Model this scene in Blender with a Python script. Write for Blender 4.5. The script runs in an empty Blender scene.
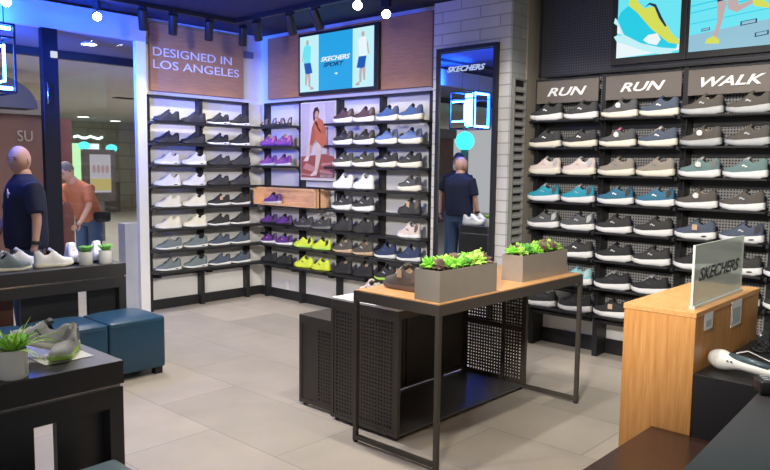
import bpy, bmesh, math, random
from mathutils import Vector, Matrix
random.seed(7)
PI = math.pi
sc = bpy.context.scene
COL = sc.collection

# ------------------------------------------------------------------ camera
F_PX, PITCH, ROLL, AZ, EYE = 718.17, .0974533, .0115648, .7424545, 1.6
ca, sa, cp, sp = math.cos(AZ), math.sin(AZ), math.cos(PITCH), math.sin(PITCH)
fw = Vector((ca*cp, sa*cp, -sp)); rt = Vector((sa, -ca, 0)); up = rt.cross(fw)
rt2 = rt*math.cos(ROLL) + up*math.sin(ROLL); up2 = up*math.cos(ROLL) - rt*math.sin(ROLL)
cam = bpy.data.cameras.new('camera'); cam_o = bpy.data.objects.new('camera', cam); COL.objects.link(cam_o)
cam.sensor_width = 36; cam.lens = 36*F_PX/770; cam.clip_start = .05; cam.clip_end = 200
m = Matrix((rt2, up2, -fw)).transposed().to_4x4(); m.translation = (0, 0, EYE)
cam_o.matrix_world = m
sc.camera = cam_o

# ------------------------------------------------------------------ world, exposure
W = bpy.data.worlds.new('world'); sc.world = W; W.use_nodes = True
W.node_tree.nodes['Background'].inputs[0].default_value = (1, .97, .94, 1)
W.node_tree.nodes['Background'].inputs[1].default_value = .34
sc.view_settings.view_transform = 'Standard'; sc.view_settings.look = 'None'
sc.view_settings.gamma = 1; sc.view_settings.use_curve_mapping = False
sc.view_settings.exposure = .55
SPOT_W = 62.0

def make_light(kind, energy, color, loc, target=None, parent=None, **kw):
    l = bpy.data.lights.new('lamp_or_fill', kind); l.energy = energy; l.color = color
    for k, v in kw.items(): setattr(l, k, v)
    o = bpy.data.objects.new('lamp_or_fill', l); COL.objects.link(o)
    loc = Vector(loc)
    if parent: o.parent = parent; o.location = loc - parent.location
    else: o.location = loc
    if target is not None:
        o.rotation_euler = (Vector(target) - loc).to_track_quat('-Z', 'Y').to_euler()
    return o

# ------------------------------------------------------------------ materials
def new_mat(name):
    m = bpy.data.materials.new(name); m.use_nodes = True
    nt = m.node_tree; b = nt.nodes['Principled BSDF']
    return m, nt, b
def rgb(c): return (c[0], c[1], c[2], 1)
def mat(name, c, rough=.6, metal=0, var=.0, scale=30, bump=0, spec=.5, coat=0):
    m, nt, b = new_mat(name)
    b.inputs['Base Color'].default_value = rgb(c); b.inputs['Roughness'].default_value = rough
    b.inputs['Metallic'].default_value = metal
    b.inputs['Specular IOR Level'].default_value = spec; b.inputs['Coat Weight'].default_value = coat
    if var or bump:
        tc = nt.nodes.new('ShaderNodeTexCoord'); n = nt.nodes.new('ShaderNodeTexNoise')
        n.inputs['Scale'].default_value = scale; n.inputs['Detail'].default_value = 4
        nt.links.new(tc.outputs['Object'], n.inputs['Vector'])
        if var:
            mx = nt.nodes.new('ShaderNodeMix'); mx.data_type = 'RGBA'
            mx.inputs[6].default_value = rgb([v*(1-var) for v in c]); mx.inputs[7].default_value = rgb([min(1, v*(1+var)) for v in c])
            nt.links.new(n.outputs['Fac'], mx.inputs[0]); nt.links.new(mx.outputs[2], b.inputs['Base Color'])
        if bump:
            bp = nt.nodes.new('ShaderNodeBump'); bp.inputs['Strength'].default_value = bump; bp.inputs['Distance'].default_value = .01
            nt.links.new(n.outputs['Fac'], bp.inputs['Height']); nt.links.new(bp.outputs['Normal'], b.inputs['Normal'])
    return m
def emis(name, c, s):
    m, nt, b = new_mat(name)
    b.inputs['Base Color'].default_value = (0, 0, 0, 1); b.inputs['Emission Color'].default_value = rgb(c)
    b.inputs['Emission Strength'].default_value = s; b.inputs['Roughness'].default_value = .3
    return m
def wood(name, c1, c2, stretch, rough=.45, scale=6):
    m, nt, b = new_mat(name)
    tc = nt.nodes.new('ShaderNodeTexCoord'); mp = nt.nodes.new('ShaderNodeMapping')
    mp.inputs['Scale'].default_value = stretch
    n = nt.nodes.new('ShaderNodeTexNoise'); n.inputs['Scale'].default_value = scale; n.inputs['Detail'].default_value = 6; n.inputs['Distortion'].default_value = .4
    r = nt.nodes.new('ShaderNodeValToRGB'); r.color_ramp.elements[0].position = .3; r.color_ramp.elements[1].position = .7
    r.color_ramp.elements[0].color = rgb(c1); r.color_ramp.elements[1].color = rgb(c2)
    nt.links.new(tc.outputs['Object'], mp.inputs[0]); nt.links.new(mp.outputs[0], n.inputs['Vector'])
    nt.links.new(n.outputs['Fac'], r.inputs[0]); nt.links.new(r.outputs[0], b.inputs['Base Color'])
    b.inputs['Roughness'].default_value = rough
    return m
def brickmat(name, c1, c2, mortar, bw, rh, msize, rough, axes='xy', offset=.5, bump=.3):
    m, nt, b = new_mat(name)
    tc = nt.nodes.new('ShaderNodeTexCoord'); sx = nt.nodes.new('ShaderNodeSeparateXYZ'); mp = nt.nodes.new('ShaderNodeCombineXYZ')
    br = nt.nodes.new('ShaderNodeTexBrick'); br.inputs['Scale'].default_value = 1
    br.inputs['Color1'].default_value = rgb(c1); br.inputs['Color2'].default_value = rgb(c2); br.inputs['Mortar'].default_value = rgb(mortar)
    br.inputs['Brick Width'].default_value = bw; br.inputs['Row Height'].default_value = rh
    br.inputs['Mortar Size'].default_value = msize; br.offset = offset
    n = nt.nodes.new('ShaderNodeTexNoise'); n.inputs['Scale'].default_value = 3; n.inputs['Detail'].default_value = 5
    mx = nt.nodes.new('ShaderNodeMix'); mx.data_type = 'RGBA'; mx.blend_type = 'MULTIPLY'; mx.inputs[0].default_value = .3
    rr = nt.nodes.new('ShaderNodeValToRGB'); rr.color_ramp.elements[0].color = (.55, .55, .55, 1); rr.color_ramp.elements[0].position = .3; rr.color_ramp.elements[1].position = .7
    nt.links.new(tc.outputs['Object'], sx.inputs[0]); nt.links.new(sx.outputs['XYZ'.index(axes[0].upper())], mp.inputs[0]); nt.links.new(sx.outputs['XYZ'.index(axes[1].upper())], mp.inputs[1]); nt.links.new(mp.outputs[0], br.inputs['Vector'])
    nt.links.new(tc.outputs['Object'], n.inputs['Vector']); nt.links.new(n.outputs['Fac'], rr.inputs[0])
    nt.links.new(br.outputs['Color'], mx.inputs[6]); nt.links.new(rr.outputs[0], mx.inputs[7])
    nt.links.new(mx.outputs[2], b.inputs['Base Color']); b.inputs['Roughness'].default_value = rough
    bp = nt.nodes.new('ShaderNodeBump'); bp.inputs['Strength'].default_value = bump; bp.inputs['Distance'].default_value = .004; bp.invert = True
    nt.links.new(br.outputs['Fac'], bp.inputs['Height']); nt.links.new(bp.outputs[0], b.inputs['Normal'])
    return m
def perfmat(name, c, hole, pitch, rad, axes='yz', rough=.5):
    "sheet metal with a square grid of round holes showing the dark void behind"
    m, nt, b = new_mat(name)
    tc = nt.nodes.new('ShaderNodeTexCoord'); sx = nt.nodes.new('ShaderNodeSeparateXYZ'); nt.links.new(tc.outputs['Object'], sx.inputs[0])
    def M(op, a, bb=None):
        n = nt.nodes.new('ShaderNodeMath'); n.operation = op
        for i, v in enumerate((a, bb)):
            if v is None: continue
            if isinstance(v, (int, float)): n.inputs[i].default_value = v
            else: nt.links.new(v, n.inputs[i])
        return n.outputs[0]
    d = []
    for a in axes:
        f = M('SUBTRACT', M('FRACT', M('DIVIDE', sx.outputs['xyz'.index(a)], pitch)), .5); d.append(M('MULTIPLY', f, f))
    inside = M('LESS_THAN', M('ADD', d[0], d[1]), rad*rad)
    mx = nt.nodes.new('ShaderNodeMix'); mx.data_type = 'RGBA'; mx.inputs[6].default_value = rgb(c); mx.inputs[7].default_value = rgb(hole)
    nt.links.new(inside, mx.inputs[0]); nt.links.new(mx.outputs[2], b.inputs['Base Color']); b.inputs['Roughness'].default_value = rough
    return m
def glassmat(name, tint=(1, 1, 1), gl=.09, rough=.0, body=0, bodyc=(1, 1, 1)):
    m = bpy.data.materials.new(name); m.use_nodes = True; nt = m.node_tree; nt.nodes.clear()
    out = nt.nodes.new('ShaderNodeOutputMaterial'); t = nt.nodes.new('ShaderNodeBsdfTransparent'); t.inputs[0].default_value = rgb(tint)
    g = nt.nodes.new('ShaderNodeBsdfGlossy'); g.inputs['Roughness'].default_value = rough; mx = nt.nodes.new('ShaderNodeMixShader'); mx.inputs[0].default_value = gl
    nt.links.new(t.outputs[0], mx.inputs[1]); nt.links.new(g.outputs[0], mx.inputs[2]); last = mx
    if body:
        d = nt.nodes.new('ShaderNodeBsdfDiffuse'); d.inputs[0].default_value = rgb(bodyc); m2 = nt.nodes.new('ShaderNodeMixShader'); m2.inputs[0].default_value = body
        nt.links.new(mx.outputs[0], m2.inputs[1]); nt.links.new(d.outputs[0], m2.inputs[2]); last = m2
    nt.links.new(last.outputs[0], out.inputs[0])
    return m

M_black = mat('black_metal', (.018, .018, .02), .45, .2)
M_char = mat('charcoal_metal', (.062, .053, .044), .5, .1)
M_dark = mat('dark_laminate', (.035, .034, .036), .38, 0, .1, 8)
M_white = mat('white_paint', (.72, .71, .70), .6, 0, .04, 3)
M_rackback = mat('pale_grey_panel', (.66, .645, .63), .55, 0, .03, 2)
M_ceil = mat('navy_black_ceiling', (.012, .016, .05), .75)
M_wall_wood = wood('brown_wood_grain_horizontal', (.32, .155, .070), (.43, .22, .105), (1.2, 1.2, 22), .5)
M_top_wood = wood('warm_table_wood', (.62, .30, .11), (.76, .42, .18), (1.5, 14, 14), .35)
M_desk_wood = wood('vertical_oak_veneer', (.50, .22, .06), (.66, .33, .11), (16, 16, .9), .4)
M_desk_top = wood('oak_counter_top', (.58, .28, .09), (.72, .39, .15), (1.5, 14, 14), .35)
M_cub_wood = wood('cubby_wood', (.55, .30, .16), (.72, .44, .26), (14, 1.5, 14), .4)
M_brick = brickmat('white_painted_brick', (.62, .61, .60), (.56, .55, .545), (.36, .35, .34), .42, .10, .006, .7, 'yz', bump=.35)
M_brick_side = brickmat('grey_brick_side', (.40, .41, .40), (.36, .37, .36), (.3, .3, .3), .42, .10, .006, .7, 'xz', bump=.35)  # greyer brick colour for the skins on the pillar side
M_floor = brickmat('beige_stone_tiles', (.55, .49, .42), (.41, .37, .32), (.32, .29, .25), 1.2, .6, .004, .42, 'yx', .5, .15)
M_beige = mat('beige_trim', (.33, .29, .24), .7)
M_perf = perfmat('grey_perforated_steel', (.34, .33, .31), (.02, .02, .02), .022, .30)
M_perf_dark = perfmat('dark_perforated_board', (.035, .036, .05), (.004, .004, .006), .022, .33)
M_blue_leather = mat('petrol_blue_leather', (.022, .075, .135), .36, 0, .1, 40, .15)
M_teal_leather = mat('teal_grey_leather', (.15, .215, .25), .45, 0, .08, 40, .12)
M_concrete = mat('grey_brown_zinc', (.36, .32, .27), .42, .35, .12, 9)
M_mirror = mat('mirror_silver', (.82, .87, .93), .01, 1)
M_marble = mat('grey_marble', (.42, .42, .43), .3, 0, .25, 4)
M_navy = mat('navy_metal_post', (.014, .016, .024), .35, .4)
M_chrome = mat('brushed_steel', (.6, .6, .62), .25, 1)
M_pot = mat('white_ceramic', (.78, .78, .76), .3)
M_soil = mat('dark_soil', (.05, .035, .025), .9)
M_leaf = mat('bright_green_leaf', (.24, .62, .06), .5, 0, .3, 30)
M_leaf2 = mat('lime_leaf', (.42, .66, .12), .5, 0, .25, 30)
M_leaf3 = mat('dusky_leaf', (.20, .13, .10), .55, 0, .4, 30)
M_leaf4 = mat('deep_green_leaf', (.13, .42, .08), .5, 0, .3, 30)
M_glass = glassmat('clear_glass', (.97, .98, 1), .02)
M_acrylic = glassmat('frosted_acrylic', (.8, .86, .82), .10, .15, .50, (.66, .70, .64))
M_acryl_edge = mat('acrylic_edge', (.55, .6, .56), .2)
M_text_white = mat('white_lettering', (.85, .85, .83), .5)
M_text_light = mat('pale_grey_lettering', (.66, .64, .62), .5)
M_text_dark = mat('dark_lettering', (.03, .03, .035), .5)
M_skin = mat('skin', (.58, .33, .24), .5)
M_hair = mat('dark_hair', (.02, .015, .012), .6)
M_greyhair = mat('grey_hair', (.16, .14, .13), .7)
M_navy_cloth = mat('navy_cotton', (.010, .014, .045), .85, 0, .1, 60)
M_black_cloth = mat('black_cotton', (.012, .012, .016), .85)
M_orange_cloth = mat('orange_cotton', (.55, .19, .10), .85)
M_jeans = mat('blue_denim', (.07, .12, .22), .85, 0, .2, 80)
M_lens = emis('lamp_lens', (1, .95, .86), 26)
M_white_plastic = mat('white_plastic', (.82, .82, .79), .35)
M_paper = mat('paper', (.75, .74, .70), .7)

# ------------------------------------------------------------------ mesh helpers
def BM(): return bmesh.new()
def box(bm, x0, x1, y0, y1, z0, z1, bev=0, seg=2):
    r = bmesh.ops.create_cube(bm, size=1)
    vs = r['verts']
    for v in vs:
        v.co = Vector((x0 + (v.co.x+.5)*(x1-x0), y0 + (v.co.y+.5)*(y1-y0), z0 + (v.co.z+.5)*(z1-z0)))
    if bev:
        es = list({e for v in vs for e in v.link_edges})
        bmesh.ops.bevel(bm, geom=es, offset=bev, segments=seg, affect='EDGES', profile=.5)
    return bm
def tube(bm, pts, r, n=10, caps=True):
    "round tube through points; r a number or one per point"
    pts = [Vector(p) for p in pts]
    rs = r if isinstance(r, (list, tuple)) else [r]*len(pts)
    rings = []; u = None
    for i, p in enumerate(pts):
        d = (pts[min(i+1, len(pts)-1)] - pts[max(i-1, 0)])
        if d.length < 1e-9: d = pts[-2] - pts[0]
        d.normalize()
        if u is None:
            a = Vector((0, 0, 1)) if abs(d.z) < .9 else Vector((1, 0, 0)); u = d.cross(a).normalized()
        else:
            u = (u - d*u.dot(d)).normalized()
        v = d.cross(u)
        rings.append([bm.verts.new(p + (u*math.cos(2*PI*k/n) + v*math.sin(2*PI*k/n))*rs[i]) for k in range(n)])
    for a, b in zip(rings, rings[1:]):
        for k in range(n): bm.faces.new((a[k], a[(k+1) % n], b[(k+1) % n], b[k]))
    if caps:
        bm.faces.new(rings[0]); bm.faces.new(rings[-1][::-1])
    return bm
def lathe(bm, prof, c=(0, 0, 0), n=24, capb=True, capt=False):
    rings = [[bm.verts.new((c[0]+r*math.cos(2*PI*k/n), c[1]+r*math.sin(2*PI*k/n), c[2]+z)) for k in range(n)] for r, z in prof]
    for a, b in zip(rings, rings[1:]):
        for k in range(n): bm.faces.new((a[k], a[(k+1) % n], b[(k+1) % n], b[k]))
    if capb: bm.faces.new(rings[0][::-1])
    if capt: bm.faces.new(rings[-1])
    return bm
def ell(bm, c, r, rot=None, sub=2):
    res = bmesh.ops.create_icosphere(bm, subdivisions=sub, radius=1)
    for v in res['verts']:
        p = Vector((v.co.x*r[0], v.co.y*r[1], v.co.z*r[2]))
        if rot: p = rot @ p
        v.co = p + Vector(c)
    return bm
def prism(bm, poly, fn, depth):
    "poly of (u,v); fn(u,v,w) -> point; thickness along w"
    a = [bm.verts.new(fn(u, v, 0)) for u, v in poly]; b = [bm.verts.new(fn(u, v, depth)) for u, v in poly]
    n = len(poly)
    bm.faces.new(a[::-1]); bm.faces.new(b)
    for k in range(n): bm.faces.new((a[k], a[(k+1) % n], b[(k+1) % n], b[k]))
    return bm
def lattice(bm, fn, u0, u1, v0, v1, pitch, bar, t, fr=.02):
    "perforated sheet: real square holes"
    nu = max(2, round((u1-u0-2*fr)/pitch)); nv = max(2, round((v1-v0-2*fr)/pitch))
    def slab(a0, a1, b0, b1, tt):
        prism(bm, [(a0, b0), (a1, b0), (a1, b1), (a0, b1)], lambda u, v, w: fn(u, v, (w-.5)*1), 1) if False else \
        prism(bm, [(a0, b0), (a1, b0), (a1, b1), (a0, b1)], lambda u, v, w: fn(u, v, w - tt/2), tt)
    slab(u0, u0+fr, v0, v1, t*1.6); slab(u1-fr, u1, v0, v1, t*1.6); slab(u0, u1, v0, v0+fr, t*1.5); slab(u0, u1, v1-fr, v1, t*1.5)
    for i in range(1, nu):
        c = u0+fr+(u1-u0-2*fr)*i/nu; slab(c-bar/2, c+bar/2, v0+fr, v1-fr, t)
    for j in range(1, nv):
        c = v0+fr+(v1-v0-2*fr)*j/nv; slab(u0+fr, u1-fr, c-bar/2, c+bar/2, t*.9)
    return bm

def wloc(o):
    v = Vector((0, 0, 0))
    while o is not None: v += o.location; o = o.parent
    return v
def obj(name, bm, m, parent=None, smooth=False, local=False):
    me = bpy.data.meshes.new(name)
    if parent is not None and not local:
        w = wloc(parent)
        for v in bm.verts: v.co -= w
    bmesh.ops.recalc_face_normals(bm, faces=bm.faces)
    bm.to_mesh(me); bm.free()
    if smooth:
        for p in me.polygons: p.use_smooth = True
        if smooth is not True:
            try: me.set_sharp_from_angle(angle=math.radians(smooth))
            except Exception: pass
    ms = m if isinstance(m, (list, tuple)) else [m]
    for k in ms: me.materials.append(k)
    o = bpy.data.objects.new(name, me); COL.objects.link(o)
    if parent is not None: o.parent = parent
    return o
def tag(o, label, cat, group=None):
    o['label'] = label; o['category'] = cat
    if group: o['group'] = group
    return o
def thing(name, label, cat, loc=(0, 0, 0), rz=0, group=None):
    o = bpy.data.objects.new(name, None); COL.objects.link(o); o.location = loc; o.rotation_euler = (0, 0, rz)
    o.empty_display_size = .05
    return tag(o, label, cat, group)
def struct(name, bm, m, smooth=False):
    o = obj(name, bm, m, None, smooth); o['kind'] = 'structure'; return o
def bx(name, m, parent, *a, bev=0, smooth=False, label=None):
    o = obj(name, box(BM(), *a, bev=bev), m, parent, smooth)
    if label: o['label'] = label
    return o
def text(name, body, m, parent, fn, w, h, depth=.004, shear=0, bold=0, spacing=1.0):
    "letters fitted into a w x h rectangle; fn(u,v,d) -> world point"
    cu = bpy.data.curves.new('t', 'FONT'); cu.body = body; cu.size = 1; cu.shear = shear; cu.offset = bold; cu.extrude = .5; cu.space_character = spacing
    cu.resolution_u = 4
    to = bpy.data.objects.new('t', cu); COL.objects.link(to)
    dg = bpy.context.evaluated_depsgraph_get()
    me = bpy.data.meshes.new_from_object(to.evaluated_get(dg))
    bpy.data.objects.remove(to)
    xs = [v.co.x for v in me.vertices]; ys = [v.co.y for v in me.vertices]
    x0, x1, y0, y1 = min(xs), max(xs), min(ys), max(ys)
    bm = BM(); bm.from_mesh(me); bpy.data.meshes.remove(me)
    for v in bm.verts:
        v.co = Vector(fn((v.co.x-x0)/(x1-x0)*w, (v.co.y-y0)/(y1-y0)*h, (v.co.z+.5)*depth))
    return obj(name, bm, m, parent)
def fnA(x, y, z): return lambda u, v, d: (x+u, y-d, z+v)          # on a wall facing -Y
def fnB(x, y, z): return lambda u, v, d: (x-d, y-u, z+v)          # on a wall facing -X

# ================================================================== the setting
YA, XB, XC, ZC = 7.04, 5.43, 5.80, 3.10
struct('floor', box(BM(), -3, 6.2, -3, 8.3, -.05, 0), M_floor)
struct('ceiling', box(BM(), -3, 6.2, -3, 7.15, ZC, ZC+.08), M_ceil)
struct('wall_left', box(BM(), 3.88, XB+.15, YA, YA+.12, 0, ZC), M_rackback)
struct('wall_back', box(BM(), XB, XB+.15, 4.30, YA, 0, ZC), M_rackback)
struct('wall_right', box(BM(), XC, XC+.12, -3, 3.46, 0, ZC), M_white)
struct('baseboard_left', box(BM(), 3.88, XB, YA-.015, YA, 0, .11, bev=.003), M_black)
struct('baseboard_back', box(BM(), XB-.015, XB, 4.30, YA-.015, 0, .11, bev=.003), M_black)
struct('baseboard_right', box(BM(), XC-.015, XC, -1.0, 3.46, 0, .13, bev=.003), M_black)
# pillar with the mirror: a painted brick pier
struct('wall_pillar', box(BM(), 5.33, 6.1, 3.46, 4.30, 0, ZC-.01), M_brick)
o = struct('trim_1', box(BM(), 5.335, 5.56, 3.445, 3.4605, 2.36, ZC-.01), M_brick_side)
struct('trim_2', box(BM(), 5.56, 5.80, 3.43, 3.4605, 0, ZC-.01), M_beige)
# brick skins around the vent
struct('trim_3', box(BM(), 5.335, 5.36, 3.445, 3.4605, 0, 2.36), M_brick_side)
# white jamb + blue lit header beam of the shop front
struct('wall_jamb', box(BM(), 3.775, 3.88, 6.94, 7.00, 0, ZC-.03), M_white)
struct('trim_header', box(BM(), -3, 3.88, 6.93, 7.00, 2.83, ZC-.03), mat('grey_header_paint', (.42, .42, .43), .6))
struct('trim_soffit', box(BM(), -3, 5.3, 7.0, 8.21, 2.83, 2.9), mat('purple_grey_soffit', (.16, .15, .19), .7))
struct('trim_fascia', box(BM(), -3, 5.6, 8.21, 8.28, 2.74, 3.0), M_black)

# shop front: navy post, clear glass
struct('window_1', box(BM(), 2.98, 3.775, 6.96, 6.968, .02, 2.83), M_glass)
struct('trim_post', box(BM(), 2.83, 2.98, 6.93, 7.0, 0, 2.83, bev=.006), M_navy)
bxo = thing('recessed_downlight', 'small round downlight set in the purple soffit above the glass front', 'ceiling light', (3.55, 7.5, 2.815))
obj('trim_ring', lathe(BM(), [(.07, .012), (.085, .0), (.085, .014)], (3.55, 7.5, 2.815), 24, False), M_white, bxo, True)
obj('lens', lathe(BM(), [(.001, .004), (.07, .004)], (3.55, 7.5, 2.815), 24, False), M_lens, bxo)
pl = thing('door_post_lamp', 'small lit white cap lamp at the top of the navy post', 'lamp', (2.94, 6.90, 2.56))
bx('lamp_body', emis('post_lamp_glow', (.75, .8, 1), .6), pl, 2.905, 2.965, 6.905, 6.929, 2.56, 2.62, bev=.006)
obj('door_handle', tube(BM(), [(2.86, 6.935, 2.12), (2.86, 6.90, 2.14), (2.86, 6.90, 2.32), (2.86, 6.935, 2.34)], .006), M_chrome, bpy.data.objects['trim_post'], True)

# mall concourse outside
struct('floor_mall', box(BM(), -10, 22, 8.3, 24, -.05, -.002), mat('mall_floor', (.50, .46, .40), .35, 0, .1, 2))
struct('ceiling_mall', box(BM(), -10, 24, 8.28, 24, 2.9, 2.98), mat('mall_ceiling', (.55, .54, .50), .8, 0, .12, .6))
struct('wall_mall', box(BM(), -10, 24, 23.5, 23.7, -.05, 2.9), brickmat('mall_tiles', (.40, .37, .28), (.35, .33, .25), (.25, .23, .18), 1.0, .45, .02, .5, 'xz'))
struct('wall_mall_shop', box(BM(), -6, 5.35, 12.6, 12.8, -.05, 2.42), mat('dusky_pink_shopfront', (.14, .070, .065), .6, 0, .2, 2))
struct('trim_mall_band', box(BM(), -6, 5.36, 12.50, 12.62, 2.36, 2.62), mat('mauve_band', (.16, .15, .17), .6))
struct('trim_marble', box(BM(), 3.64, 3.80, 7.0, 7.15, 0, .96, bev=.004), M_marble)

# ================================================================== lighting tracks and spotlights
def track(label, *a):
    return tag(obj('lighting_track', box(BM(), *a, bev=.004), M_black), label, 'track')
track('black lighting track along the ceiling above the lettered wood panel', 1.2, 4.62, 6.37, 6.41, 3.055, ZC)
track('black lighting track across the ceiling before the wall screen', 4.58, 4.62, 3.2, 6.37, 3.055, ZC)
SPOTS = []
def spot(p, aim, label, mount=3.055, lit=True, w=1.0, size=78, hang=.09):
    "cylinder head on a yoke; p = yoke point under the track"
    p = Vector(p); aim = Vector(aim); d = (aim - p).normalized()
    t = thing('track_spotlight', label, 'spotlight', (p.x, p.y, 3.055), 0, 'track spotlights on the ceiling')
    piv = Vector((p.x, p.y, 3.055-hang))
    bm = BM(); box(bm, p.x-.018, p.x+.018, p.y-.05, p.y+.05, 3.03, mount, bev=.004); tube(bm, [(p.x, p.y, 3.03), piv], .008, 8)
    obj('adapter', bm, M_black, t)
    a, b = piv - d*.07, piv + d*.125
    bm = BM(); tube(bm, [a, a + d*.008, b - d*.004, b], [.036, .043, .043, .040], 18, caps=False)
    f = bm.faces.new([bm.verts[i] for i in []]) if False else None
    tube(bm, [a, a + d*.004], .037, 18)
    obj('housing', bm, M_black, t, 40)
    tube_b = BM(); tube(tube_b, [b - d*.020, b - d*.016], .038, 18)
    obj('lens', tube_b, M_lens if lit else M_char, t)
    if lit:
        make_light('SPOT', SPOT_W*w, (1, .93, .82), b - d*.004, aim, t, spot_size=math.radians(size), spot_blend=.7, shadow_soft_size=.035)
    return t
n_ = ['nearest the glass front', 'second from the glass front', 'third from the glass front', 'fourth along, above the letters', 'left of the pair in the corner']
for i, (x, ax) in enumerate([(3.55, 4.0), (3.87, 4.15), (4.28, 4.6), (4.70, 5.0)]):
    spot((x, 6.39, 3), (ax, 6.95, 1.25), 'black cylinder spotlight on left track, ' + n_[i+1 if i < 3 else 4], w=.26)
for i, (y, ay) in enumerate([(6.02, 6.5), (5.50, 5.6), (5.13, 4.9)]):
    spot((4.60, y, 3), (5.36, ay, 1.25), 'black cylinder spotlight before the back wall, ' + ['right of the corner pair', 'left of the wall screen', 'above the wall screen left edge'][i], w=.26)
spot((4.94, 4.55, 3), (3.9, 3.6, 2.75), 'lit spotlight shining forward above the wall screen right edge', ZC, w=.25, size=100)
spot((4.52, 4.50, 3), (3.5, 3.5, 2.75), 'lit spotlight cut by the frame top above the wall screen', ZC, w=.25, size=100)
spot((3.26, 6.71, 3), (2.8, 5.7, 2.75), 'bright spotlight facing the camera before the blue header beam', ZC, w=.15, size=100)
spot((2.46, 6.73, 3), (2.1, 5.7, 2.75), 'bright spotlight at top left corner before the blue beam', ZC, w=.15, size=100)
# added blue spots out of view that tint the header beam and ceiling
make_light('SPOT', 1800, (.01, .11, 1), (1.5, 6.2, 2.45), (2.75, 6.93, 2.98), None, spot_size=math.radians(85), spot_blend=.9, shadow_soft_size=.06)
make_light('SPOT', 300, (.02, .07, 1), (1.9, 5.3, 2.0), (3.4, 6.0, 3.1), None, spot_size=math.radians(110), spot_blend=.8, shadow_soft_size=.1)
# unseen spots above the frame, added as bare lights without heads
track('black lighting track over the middle of the floor', 2.98, 3.02, .3, 6.2, 3.055, ZC)
def bare(p, aim, w, size): make_light('SPOT', SPOT_W*w, (1, .93, .82), p, aim, None, spot_size=math.radians(size), spot_blend=.7, shadow_soft_size=.05)
for y in (4.75, 4.25): bare((4.60, y, 2.9), (5.36, y-.15, 1.2), .26, 78)
for y in (3.1, 2.5, 1.9, 1.3, .7): bare((4.70, y, 2.9), (5.75, y, 1.1), .34, 84)
for y, tx, ty, ww in [(5.6, 2.6, 5.2, 1.3), (4.6, 3.6, 4.6, 1.5), (3.5, 2.6, 3.8, 1.3), (2.5, 3.5, 2.5, 1.1), (1.6, 3.2, 1.1, .8), (.9, 3.6, 1.0, .35)]: bare((3.0, y, 2.9), (tx, ty, .5), ww, 110)
bare((1.7, 1.6, 2.9), (2.85, 1.1, .6), 1.3, 70)  # extra fixtureless light put in to brighten the oak counter
bare((1.1, 3.3, 2.9), (1.2, 2.8, .8), 1.0, 100)
# added fill spots out of view, evening the light on the racks
def far(p, aim, w, size): make_light('SPOT', SPOT_W*w, (1, .95, .87), p, aim, None, spot_size=math.radians(size), spot_blend=.8, shadow_soft_size=.25)
far((2.6, .2, 2.9), (4.5, 7.0, 1.1), 13, 36)
far((-.6, 2.6, 2.9), (5.4, 5.6, 1.1), 11, 38)
far((-.4, .6, 2.9), (5.7, 2.1, 1.1), 12, 44)
bare((1.6, 7.6, 2.78), (1.9, 8.6, 0), .8, 120)
make_light('AREA', 230, (1, .96, .88), (6.5, 15, 2.85), (6.5, 15, 0), None, size=9)  # both area lights are fixtureless fill added to brighten the concourse
make_light('AREA', 50, (1, .95, .88), (3.6, 9.6, 2.85), (3.8, 9.6, 0), None, size=1.5)

# ================================================================== hanging neon cube
nc = thing('neon_cube_sign', 'hanging black cube frame with glowing blue white neon tubes, far left edge', 'neon sign', (2.04, 6.21, 2.13))
cx, cy, s, z0, z1 = 2.04, 6.21, .205, 2.13, 2.65
bm = BM()
for a in (-s, s):
    for b in (-s, s):
        box(bm, cx+a-.008, cx+a+.008, cy+b-.008, cy+b+.008, z0, z1)
    for z in (z0, z1, z1-.1):
        box(bm, cx-s, cx+s, cy+a-.008, cy+a+.008, z-.008, z+.008); box(bm, cx+a-.008, cx+a+.008, cy-s, cy+s, z-.008, z+.008)
obj('cube_frame', bm, M_black, nc)
for a in (-1, 1):
    obj('cable', tube(BM(), [(cx+a*s, cy, z1), (cx+a*s, cy, ZC)], .004, 6), M_black, nc)
M_neonw = emis('neon_white', (.018, .12, 1), 95); M_neonb = emis('neon_blue', (.002, .08, 1), 85)
q = s - .02
obj('neon_tube', tube(BM(), [(cx-q, cy-q, z1-.03), (cx+q, cy-q, z1-.03)], .013, 10), M_neonw, nc, True)
obj('neon_tube', tube(BM(), [(cx-q, cy-q, z0+.03), (cx+q, cy-q, z0+.03)], .013, 10), M_neonw, nc, True)
obj('neon_tube', tube(BM(), [(cx+q, cy+q, z1-.14), (cx+q, cy-q*.2, z1-.14), (cx+q, cy-q*.2, z0+.1), (cx+q, cy+q, z0+.1)], .011, 10), M_neonw, nc, True)
obj('neon_tube', tube(BM(), [(cx-q, cy-q, z1-.03), (cx-q, cy-q, z0+.03)], .013, 10), M_neonb, nc, True)
obj('neon_tube', tube(BM(), [(cx-q, cy+q, z1-.03), (cx-q, cy+q, z0+.03)], .013, 10), M_neonb, nc, True)
obj('light_panel', box(BM(), cx-.07, cx+.07, cy-.05, cy+.05, z0+.04, z1-.02, bev=.01), emis('panel_cyan', (.10, .30, 1), 8), nc)

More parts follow.
